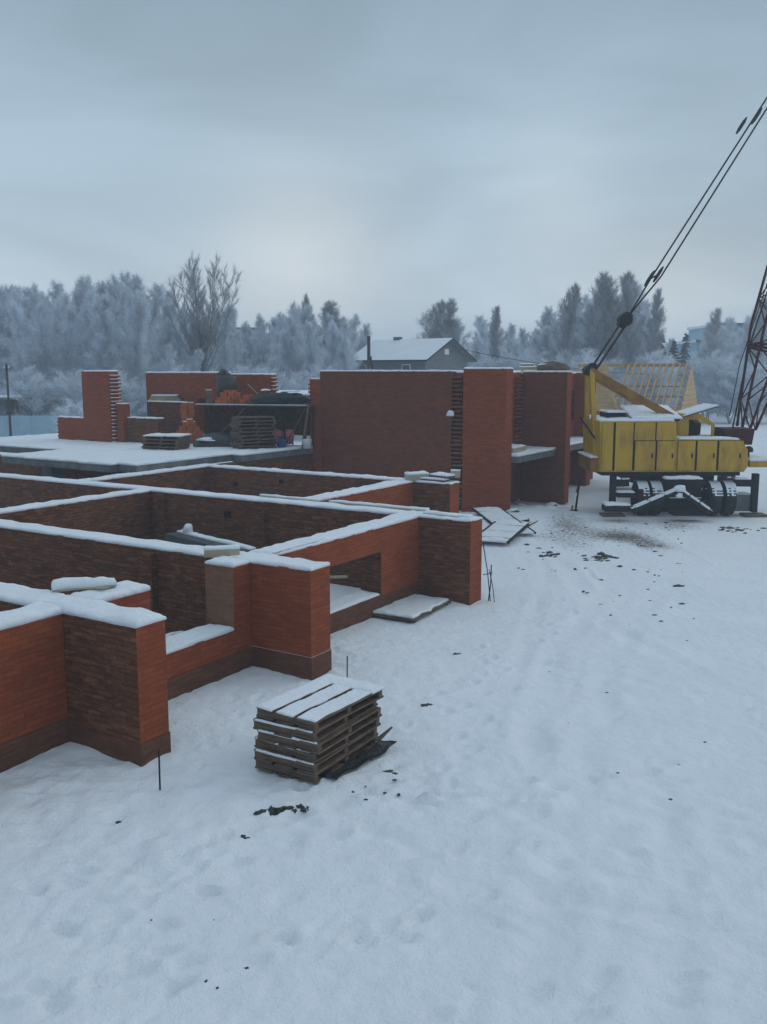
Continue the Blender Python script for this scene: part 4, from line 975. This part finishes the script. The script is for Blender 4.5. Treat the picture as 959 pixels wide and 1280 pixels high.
b = MB(so); b.box(xa_, xb_ - .8, 72.5, 72.6, 0, zr - .12, 'fence'); b.build('wall', e)
for x in (xa_ + .1, xb_ - .3): b = MB(so); b.box(x, x + .1, 71.1, 71.2, 0, zr - .12, 'dark'); b.build('post', e)
def far_block(name, label, px0, px1, py, Y, dep, mat, roofm, stripes, rise=1.5):
    p, q = at(px0, py, Y), at(px1, py, Y); e = empty(name, label, 'building', ((p.x + q.x) / 2, Y, 0)); o = Vector(e.location)
    b = MB(o); b.box(p.x, q.x, Y, Y + dep, 0, p.z, mat); b.build('wall', e)
    b = MB(o); b.box(p.x - .3, q.x + .3, Y - .3, Y + dep, p.z + .005, p.z + .35, roofm, yn='dark'); b.build('roof', e)
    for k in range(stripes):
        z_ = p.z * (k + .6) / (stripes + .3)
        for i in range(int((q.x - p.x) / 3)):
            x = p.x + .8 + i * 3
            b = MB(o); b.box(x, x + 1.5, Y - .05, Y - .004, z_, z_ + 1.1, 'glass'); b.build('window', e)
    return e
far_block('far_building', 'pale blue clad building in haze behind the crane boom at right', 903, 990, 407, 128, 14, 'farwall', 'snow', 0)
far_block('far_building', 'lower blue building left of the taller one in haze at right', 872, 902, 428, 126, 12, 'farwall', 'snow', 0)
far_block('far_building', 'white distant house among frosted trees at left', 298, 320, 413, 118, 9, 'white', 'snow', 2)
far_block('far_building', 'grey distant house with white roof peeping through the trees', 330, 352, 420, 125, 9, 'grey_wall', 'snow', 1)

# ------------------------------------------------------------------ trees
def gen_tree(seed, Ht, spread, kind, twigs):
    r = random.Random(seed); tr = MB(); V = []; Fc = []
    thick = Ht * .008
    mat = 'darkbark' if kind == 'fan' else 'bark'
    tips = []
    def limb(p, d, L, r0, segs, bend, level):
        pts = [p.copy()]; rad = [r0]; d = d.normalized()
        for i in range(segs):
            jt = .05 if level == 0 else .12; d = (d + Vector((r.gauss(0, jt), r.gauss(0, jt), bend / segs + r.gauss(0, .05)))).normalized()
            p = p + d * (L / segs); pts.append(p.copy()); rad.append(max(.008, r0 * (1 - .93 * (i + 1) / segs)))
        tr.tube(pts, rad, mat, 6 if level == 0 else 4, False)
        return pts
    def twig(p, d, L, w):
        d = d.normalized(); s = d.cross(Vector((r.gauss(0, 1), r.gauss(0, 1), r.gauss(0, 1)))).normalized() * w
        i = len(V); m = p + d * L * .55 + Vector((r.gauss(0, .05), r.gauss(0, .05), r.gauss(0, .04)))
        V.extend([p - s, p + s, m + s * .6, m - s * .6, p + d * L + Vector((0, 0, -.10 * L))]); Fc.append((i, i + 1, i + 2, i + 3)); Fc.append((i + 3, i + 2, i + 4))
    if kind == 'spruce':
        tr.tube([(0, 0, 0), (0, 0, Ht)], [thick * 1.2, .02], mat, 6, False)
        lay = int(Ht / .38)
        for k in range(lay):
            z0_ = Ht * (.08 + .91 * k / lay); rad = spread * (1 - k / lay) ** .85 * r.uniform(.75, 1.1) + .12
            for j in range(9):
                a = r.uniform(0, 6.28); z = z0_ + r.uniform(-.3, .3); d = Vector((math.cos(a), math.sin(a), r.uniform(-.45, -.05))) * r.uniform(.7, 1.15)
                for q in range(9):
                    t = q / 9; c = Vector((0, 0, z)) + d * rad * t
                    for s_ in (-1, 1): twig(c, d * .8 + Vector((-math.sin(a), math.cos(a), 0)) * s_ * .8 + Vector((0, 0, -.12)), .34 * (1.1 - t) * rad ** .5 + .12, .05)
        return tr, V, Fc
    starts = []
    if kind == 'fan':
        tr.tube([(0, 0, 0), (.05, 0, Ht * .2), (0, .05, Ht * .36)], [thick * 1.5, thick * 1.25, thick], mat, 8, False)
        for k in range(24):
            a = 2.4 * k + r.uniform(-.3, .3); f = k / 23; inc = .05 + .66 * f
            pts = limb(Vector((0, 0, Ht * (.36 - .10 * f * r.random()))), Vector((math.cos(a) * inc, math.sin(a) * inc, 1)), Ht * (.64 - .12 * f * f - .08 * r.random()), thick * .26, 9, .5 * f, 0)
            starts.append(pts)
    else:
        stems = 1 if kind in ('birch', 'tall') else 4
        for k in range(stems):
            a = r.uniform(0, 6.28); inc = .03 if stems == 1 else .28
            starts.append(limb(Vector((0, 0, 0)), Vector((math.cos(a) * inc, math.sin(a) * inc, 1)), Ht * (1 if stems == 1 else r.uniform(.75, 1)), thick, 9, .05, 0))
    subs = [(pts[-4:] + [pts[-1]], Ht * .10) for pts in starts]
    for pts in starts:
        nb = {'birch': 46, 'tall': 46, 'bush': 16, 'fan': 16}[kind]
        for i in range(nb):
            lo = {'birch': .16, 'tall': .34, 'bush': .08, 'fan': .12}[kind]
            t = lo + (1 - lo) * (i + r.random()) / nb; k = min(int(t * (len(pts) - 1)), len(pts) - 2); f = t * (len(pts) - 1) - k
            p = pts[k].lerp(pts[k + 1], min(f, 1)); a = i * 2.4 + r.uniform(-.4, .4)
            prof = {'birch': (math.sin(math.pi * min(1, (t - lo) / (1 - lo) * .78 + .2)) ** .8), 'tall': (math.sin(math.pi * min(1, (t - lo) / (1 - lo) * .82 + .15))), 'bush': (.5 + .6 * (1 - t)), 'fan': .5 * (1.15 - t) + .25}[kind]
            up = {'birch': .9 + 1.3 * t, 'tall': .8 + 1.4 * t, 'bush': .8, 'fan': 1.25}[kind]
            L = spread * prof * r.uniform(.6, 1.15) + .25
            bp = limb(p, Vector((math.cos(a), math.sin(a), up)), L, max(.014, thick * .3 * (1.1 - t)), 4, {'birch': -.25, 'tall': -.1, 'bush': .1, 'fan': .4}[kind], 1)
            subs.append((bp, L))
    tot = sum(L for _, L in subs)
    for bp, L in subs:
        n = int(twigs * L / tot)
        for q in range(n):
            t = .12 + .88 * r.random() ** .8; k = min(int(t * 4), 3); p = bp[k].lerp(bp[k + 1], t * 4 - k); ax = (bp[k + 1] - bp[k]).normalized()
            p = p + Vector((r.gauss(0, .16), r.gauss(0, .16), r.gauss(0, .13))) * (L / 2.4 + .25) * (.35 if kind == 'fan' else 1)
            d = (ax * 1.4 + Vector((r.gauss(0, .4), r.gauss(0, .4), r.gauss(.25, .3)))) if kind == 'fan' else ax * .7 + Vector((r.gauss(0, .5), r.gauss(0, .5), r.gauss(.2, .5)))
            if kind in ('birch',) and r.random() < .4: d.z -= .8
            twig(p, d, r.uniform(.25, .75) * (.8 if kind == 'bush' else 1), r.uniform(.009, .026) if kind != 'fan' else r.uniform(.005, .012))
    return tr, V, Fc
def make_tree(name, seed, Ht, spread, kind, twigs, crown_mat):
    tr, V, Fc = gen_tree(seed, Ht, spread, kind, twigs)
    e = empty(name, 'frosted tree', 'tree'); tr.build('trunk', e)
    me = bpy.data.meshes.new('crown'); me.from_pydata([tuple(v) for v in V], [], Fc); me.materials.append(M[crown_mat]); o = bpy.data.objects.new('crown', me); COL.objects.link(o); o.parent = e
    e['_h'] = Ht; return e
PR = {'birch': [make_tree('frosted_birch', 100 + k, 12, 2.3, 'birch', 10000, 'frost') for k in range(4)],
      'tall': [make_tree('tall_birch', 120 + k, 14, 2.4, 'tall', 9000, 'frost_dim') for k in range(3)],
      'bush': [make_tree('frosted_willow', 140 + k, 6, 2.0, 'bush', 8000, 'frost') for k in range(3)],
      'spruce': [make_tree('spruce', 160 + k, 9, 1.9, 'spruce', 0, 'spruce') for k in range(2)],
      'fan': [make_tree('bare_tree', 181, 13, 2.0, 'fan', 15000, 'frost_dim')]}
first = set(); rt = random.Random(21); cyc = {}
def plant(kind, px, py_top, Y, label, group=None, wide=1.0):
    k = cyc.get(kind, 0); cyc[kind] = k + 1; pr = PR[kind][k % len(PR[kind])]
    e = pr if pr.name not in first else copy_tree(pr); first.add(pr.name)
    p = at(px, py_top, Y); s = p.z / pr['_h']; e.location = (p.x, Y, -.05); e.scale = (s * wide, s * wide, s); e.rotation_euler = (0, 0, rt.uniform(0, 6.28))
    tag(e, label, 'tree' if kind != 'bush' else 'shrub', group); return e
# left wood: skyline heights read along the photograph
def sky_top(px, table):
    for (a_, ya), (c_, yc) in zip(table, table[1:]):
        if a_ <= px <= c_: return ya + (yc - ya) * (px - a_) / (c_ - a_)
    return table[-1][1]
LT = [(-60, 352), (0, 352), (20, 366), (45, 356), (75, 362), (95, 348), (150, 344), (185, 362), (215, 376), (290, 385), (310, 400), (330, 395), (375, 378), (400, 386), (425, 382), (445, 405), (460, 440)]
for row, (Y, off, sp) in enumerate(((104, 0, 12), (90, 5, 12), (78, 16, 14))):
    px = -45 + 6 * row
    while px < 446:
        top = sky_top(px, LT) + off + rt.uniform(-3, 12) + (22 * row if 170 < px < 330 else 0)
        if top < 440: plant('birch', px, top, Y + rt.uniform(-4, 4), ['frosted birch in the back row of the wood at left', 'frosted birch in the middle row of the wood at left', 'frosted birch in the front row of the wood at left'][row], ['back', 'middle', 'front'][row] + ' row of the left wood', .8)
        px += sp * rt.uniform(.75, 1.25)
px = -30
while px < 440:
    plant('bush', px, 474 + rt.uniform(-20, 14), 72 + rt.uniform(-3, 3), 'low frost-white willow at the front edge of the left wood', 'willows before the left wood', 1.2); px += 24 * rt.uniform(.7, 1.3)
plant('fan', 250, 318, 84, 'tallest bare tree with a fan of dark branches above the left wood', None, 1.0)
plant('tall', 378, 373, 92, 'thin tall pale-trunked tree above the wood between the far white house and the utility pole', None, .6)
plant('tall', 425, 379, 90, 'dense pointed tree at the right end of the left wood', None, 1.1)
plant('bush', 90, 500, 60, 'small frosted bush behind the low stepped wall stub at left', None, 1.2)
# trees behind the grey house
for (px, py, w, lab) in ((525, 377, 1.0, 'left one of the tall tree pair behind the snowy-roofed grey house'), (555, 377, 1.05, 'right one of the tall tree pair behind the snowy-roofed grey house')):
    plant('tall', px, py, 106, lab, None, w)
plant('birch', 578, 402, 108, 'smaller birch right of the tall tree pair behind the grey house')
RT = [(590, 408), (600, 400), (622, 386), (640, 402), (655, 392), (675, 396), (700, 360), (712, 374), (740, 348), (765, 352), (790, 340), (815, 372), (830, 400), (860, 418), (885, 392), (905, 386), (920, 402), (945, 378), (990, 372)]
for row, (Y, off, sp) in enumerate(((122, 4, 10), (104, 18, 12))):
    px = 592
    while px < 985:
        top = sky_top(px, RT) + off + rt.uniform(0, 20) + (14 if 815 < px < 880 else 0)
        plant('birch', px, top, Y + rt.uniform(-5, 5), ['frosted birch in the far row of the wood at right', 'frosted birch in the near row of the wood at right'][row], ['far', 'near'][row] + ' row of the right wood', .85)
        px += sp * rt.uniform(.75, 1.25)
for (px, py, w, lab) in ((622, 385, .7, 'slim pointed birch alone right of the grey house'), (700, 357, .7, 'slim pointed birch at the left of the tall right group'), (738, 346, 1.0, 'broad tall birch in the middle of the right group'), (768, 350, .8, 'tall birch between the broad one and the rope'), (792, 338, .75, 'highest slim birch behind the crane rope'), (812, 366, .8, 'loose birch right of the crane rope'), (893, 388, .8, 'thin birch before the blue buildings'), (948, 374, .8, 'thin birch behind the lattice boom')):
    plant('tall', px, py, 96, lab, None, w)
for (px, py, lab) in ((828, 416, 'dark pointed spruce left of the spruce group beyond the rafter roof'), (843, 424, 'low dark spruce in the middle of the spruce group'), (858, 414, 'broad dark spruce at the right of the spruce group')):
    plant('spruce', px, py, 110, lab, 'dark spruces beyond the rafter roof')
px = 600
while px < 980:
    plant('bush', px, 444 + rt.uniform(-10, 12), 92 + rt.uniform(-3, 3), 'low frosted willow at the foot of the right wood', 'willows before the right wood', 1.3); px += 26 * rt.uniform(.7, 1.3)
# far wood: nobody could count it
V = []; Fc = []; r = random.Random(99)
for k in range(30000):
    x = r.uniform(-150, 170); y = r.uniform(150, 190); top = 7.5 + 2.2 * noise.noise(Vector((x * .09, 3, 0))) + 1.3 * noise.noise(Vector((x * .4, 8, 0)))
    z = top * r.random() ** .7; i = len(V); a = Vector((r.gauss(0, .4), r.gauss(0, .4), r.uniform(.2, 1.3))); s_ = Vector((r.uniform(.03, .07), r.uniform(-.05, .05), 0)); p = Vector((x, y, z))
    V += [p - s_, p + s_, p + a]; Fc.append((i, i + 1, i + 2))
me = bpy.data.meshes.new('distant_wood'); me.from_pydata([tuple(v) for v in V], [], Fc); me.materials.append(M['frost']); o = bpy.data.objects.new('distant_wood', me); COL.objects.link(o)
tag(o, 'far wood of frosted trees along the horizon', 'wood', kind='stuff')

# ------------------------------------------------------------------ air
def vol(name, density, col, aniso=0.0):
    m = bpy.data.materials.new(name); m.use_nodes = True; nt = m.node_tree; nt.nodes.clear()
    out = nt.nodes.new('ShaderNodeOutputMaterial'); v = nt.nodes.new('ShaderNodeVolumePrincipled')
    v.inputs['Density'].default_value = density; v.inputs['Color'].default_value = c4(col); v.inputs['Anisotropy'].default_value = aniso
    nt.links.new(v.outputs[0], out.inputs['Volume']); return m
HAZE = .0021
M['haze'] = vol('haze_air', HAZE, (.80, .88, .97))
b = MB(); b.box(-1900, 1900, -700, 1900, -1.6, 27, 'haze'); o = b.build('haze'); tag(o, 'cold winter haze over the site', 'haze', kind='stuff')

M['smoke'] = vol('smoke', .030, (.78, .88, 1.0))
b = MB()
for k, (px, py, w_, h_) in enumerate(((884, 520, .8, 1.4), (882, 490, 1.3, 1.9), (890, 462, 1.9, 2.1), (898, 436, 2.6, 2.2), (912, 412, 3.4, 2.2))):
    b.blob(at(px, py, 68 + k), (w_, w_ * .9, h_), 'smoke', k, .4, 1.6, 3, False)
tag(b.build('smoke'), 'thin bluish smoke rising behind the crane cab', 'smoke', kind='stuff')
# ------------------------------------------------------------------ light
SUN_AZ, SUN_EL = R(68), R(20)                 # low behind the cloud, ahead and to the right
w = bpy.data.worlds.new('World'); scene.world = w; w.use_nodes = True; nt = w.node_tree; nt.nodes.clear()
out = nt.nodes.new('ShaderNodeOutputWorld'); bg = nt.nodes.new('ShaderNodeBackground'); nt.links.new(bg.outputs[0], out.inputs[0])
sk = nt.nodes.new('ShaderNodeTexSky'); sk.sky_type = 'NISHITA'; sk.sun_disc = False; sk.sun_elevation = SUN_EL; sk.sun_rotation = SUN_AZ
tc = nt.nodes.new('ShaderNodeTexCoord'); sx = nt.nodes.new('ShaderNodeSeparateXYZ'); nt.links.new(tc.outputs['Generated'], sx.inputs[0])
cr_ = nt.nodes.new('ShaderNodeValToRGB'); el = cr_.color_ramp.elements
el[0].position = 0; el[0].color = (4.5, 5.25, 5.85, 1); el[1].position = 1; el[1].color = (4.9, 5.9, 6.7, 1)
for pos, c in ((.06, (4.6, 5.35, 5.85)), (.16, (3.6, 4.55, 5.3)), (.27, (3.0, 3.9, 4.65)), (.40, (2.2, 3.0, 3.65)), (.60, (3.7, 4.7, 5.55))):
    e_ = el.new(pos); e_.color = c4(c)
nt.links.new(sx.outputs['Z'], cr_.inputs[0])
mp = nt.nodes.new('ShaderNodeMapping'); mp.inputs['Scale'].default_value = (1.3, 1.3, 4.2); mp.inputs['Location'].default_value = (.3, .1, .2); nt.links.new(tc.outputs['Generated'], mp.inputs[0])
cn = N(nt, 'ShaderNodeTexNoise', Scale=1.5, Detail=5, Roughness=.5, Distortion=.6); nt.links.new(mp.outputs[0], cn.inputs['Vector'])
cm = nt.nodes.new('ShaderNodeMapRange'); cm.inputs[1].default_value = .3; cm.inputs[2].default_value = .7; cm.inputs[3].default_value = .80; cm.inputs[4].default_value = 1.22; nt.links.new(cn.outputs[0], cm.inputs[0])
ml = nt.nodes.new('ShaderNodeVectorMath'); ml.operation = 'SCALE'; nt.links.new(cr_.outputs[0], ml.inputs[0]); nt.links.new(cm.outputs[0], ml.inputs['Scale'])
mx = nt.nodes.new('ShaderNodeMix'); mx.data_type = 'RGBA'; mx.inputs[0].default_value = .97; nt.links.new(sk.outputs[0], mx.inputs[6]); nt.links.new(ml.outputs[0], mx.inputs[7])
gcol = mx.outputs[2]
for (gpx, gpy, pw, gc) in ((372, 330, 260, (1.7, 1.3, .85)), (690, 250, 500, (.9, .85, .75)), (830, 415, 260, (1.2, .95, .5))):
    gd = Vector(ray(gpx, gpy)).normalized(); dp = nt.nodes.new('ShaderNodeVectorMath'); dp.operation = 'DOT_PRODUCT'; nt.links.new(tc.outputs['Generated'], dp.inputs[0]); dp.inputs[1].default_value = gd
    mxx = N(nt, 'ShaderNodeMath', operation='MAXIMUM'); nt.links.new(dp.outputs['Value'], mxx.inputs[0]); mxx.inputs[1].default_value = 0
    pwn = N(nt, 'ShaderNodeMath', operation='POWER'); nt.links.new(mxx.outputs[0], pwn.inputs[0]); pwn.inputs[1].default_value = pw
    am = nt.nodes.new('ShaderNodeVectorMath'); am.operation = 'MULTIPLY_ADD'; nt.links.new(pwn.outputs[0], am.inputs[0]); am.inputs[1].default_value = gc; nt.links.new(gcol, am.inputs[2]); gcol = am.outputs[0]
nt.links.new(gcol, bg.inputs[0]); bg.inputs[1].default_value = .115
sl = bpy.data.lights.new('sun', 'SUN'); sl.energy = .7; sl.angle = R(50); sl.color = (1, .93, .84); so = bpy.data.objects.new('sun', sl); COL.objects.link(so)
dsun = Vector((math.sin(SUN_AZ) * math.cos(SUN_EL), math.cos(SUN_AZ) * math.cos(SUN_EL), math.sin(SUN_EL))); so.rotation_euler = (-dsun).to_track_quat('-Z', 'Y').to_euler(); so.location = dsun * 100

cd = bpy.data.cameras.new('camera'); cam = bpy.data.objects.new('camera', cd); COL.objects.link(cam); scene.camera = cam
cam.location = (0, 0, H); cam.rotation_euler = (R(90) - PITCH, 0, 0); cd.sensor_fit = 'VERTICAL'; cd.sensor_height = 24; cd.lens = 24 * F / 1280; cd.clip_end = 5000; cd.clip_start = .05
vs = scene.view_settings; vs.view_transform = 'Standard'; vs.look = 'None'; vs.exposure = .06; vs.gamma = 1
scene.cycles.use_denoising = True; scene.cycles.volume_bounces = 1; scene.cycles.max_bounces = 6; scene.cycles.diffuse_bounces = 3
for o in COL.objects:
    for k in ('_o', '_h'):
        if k in o: del o[k]
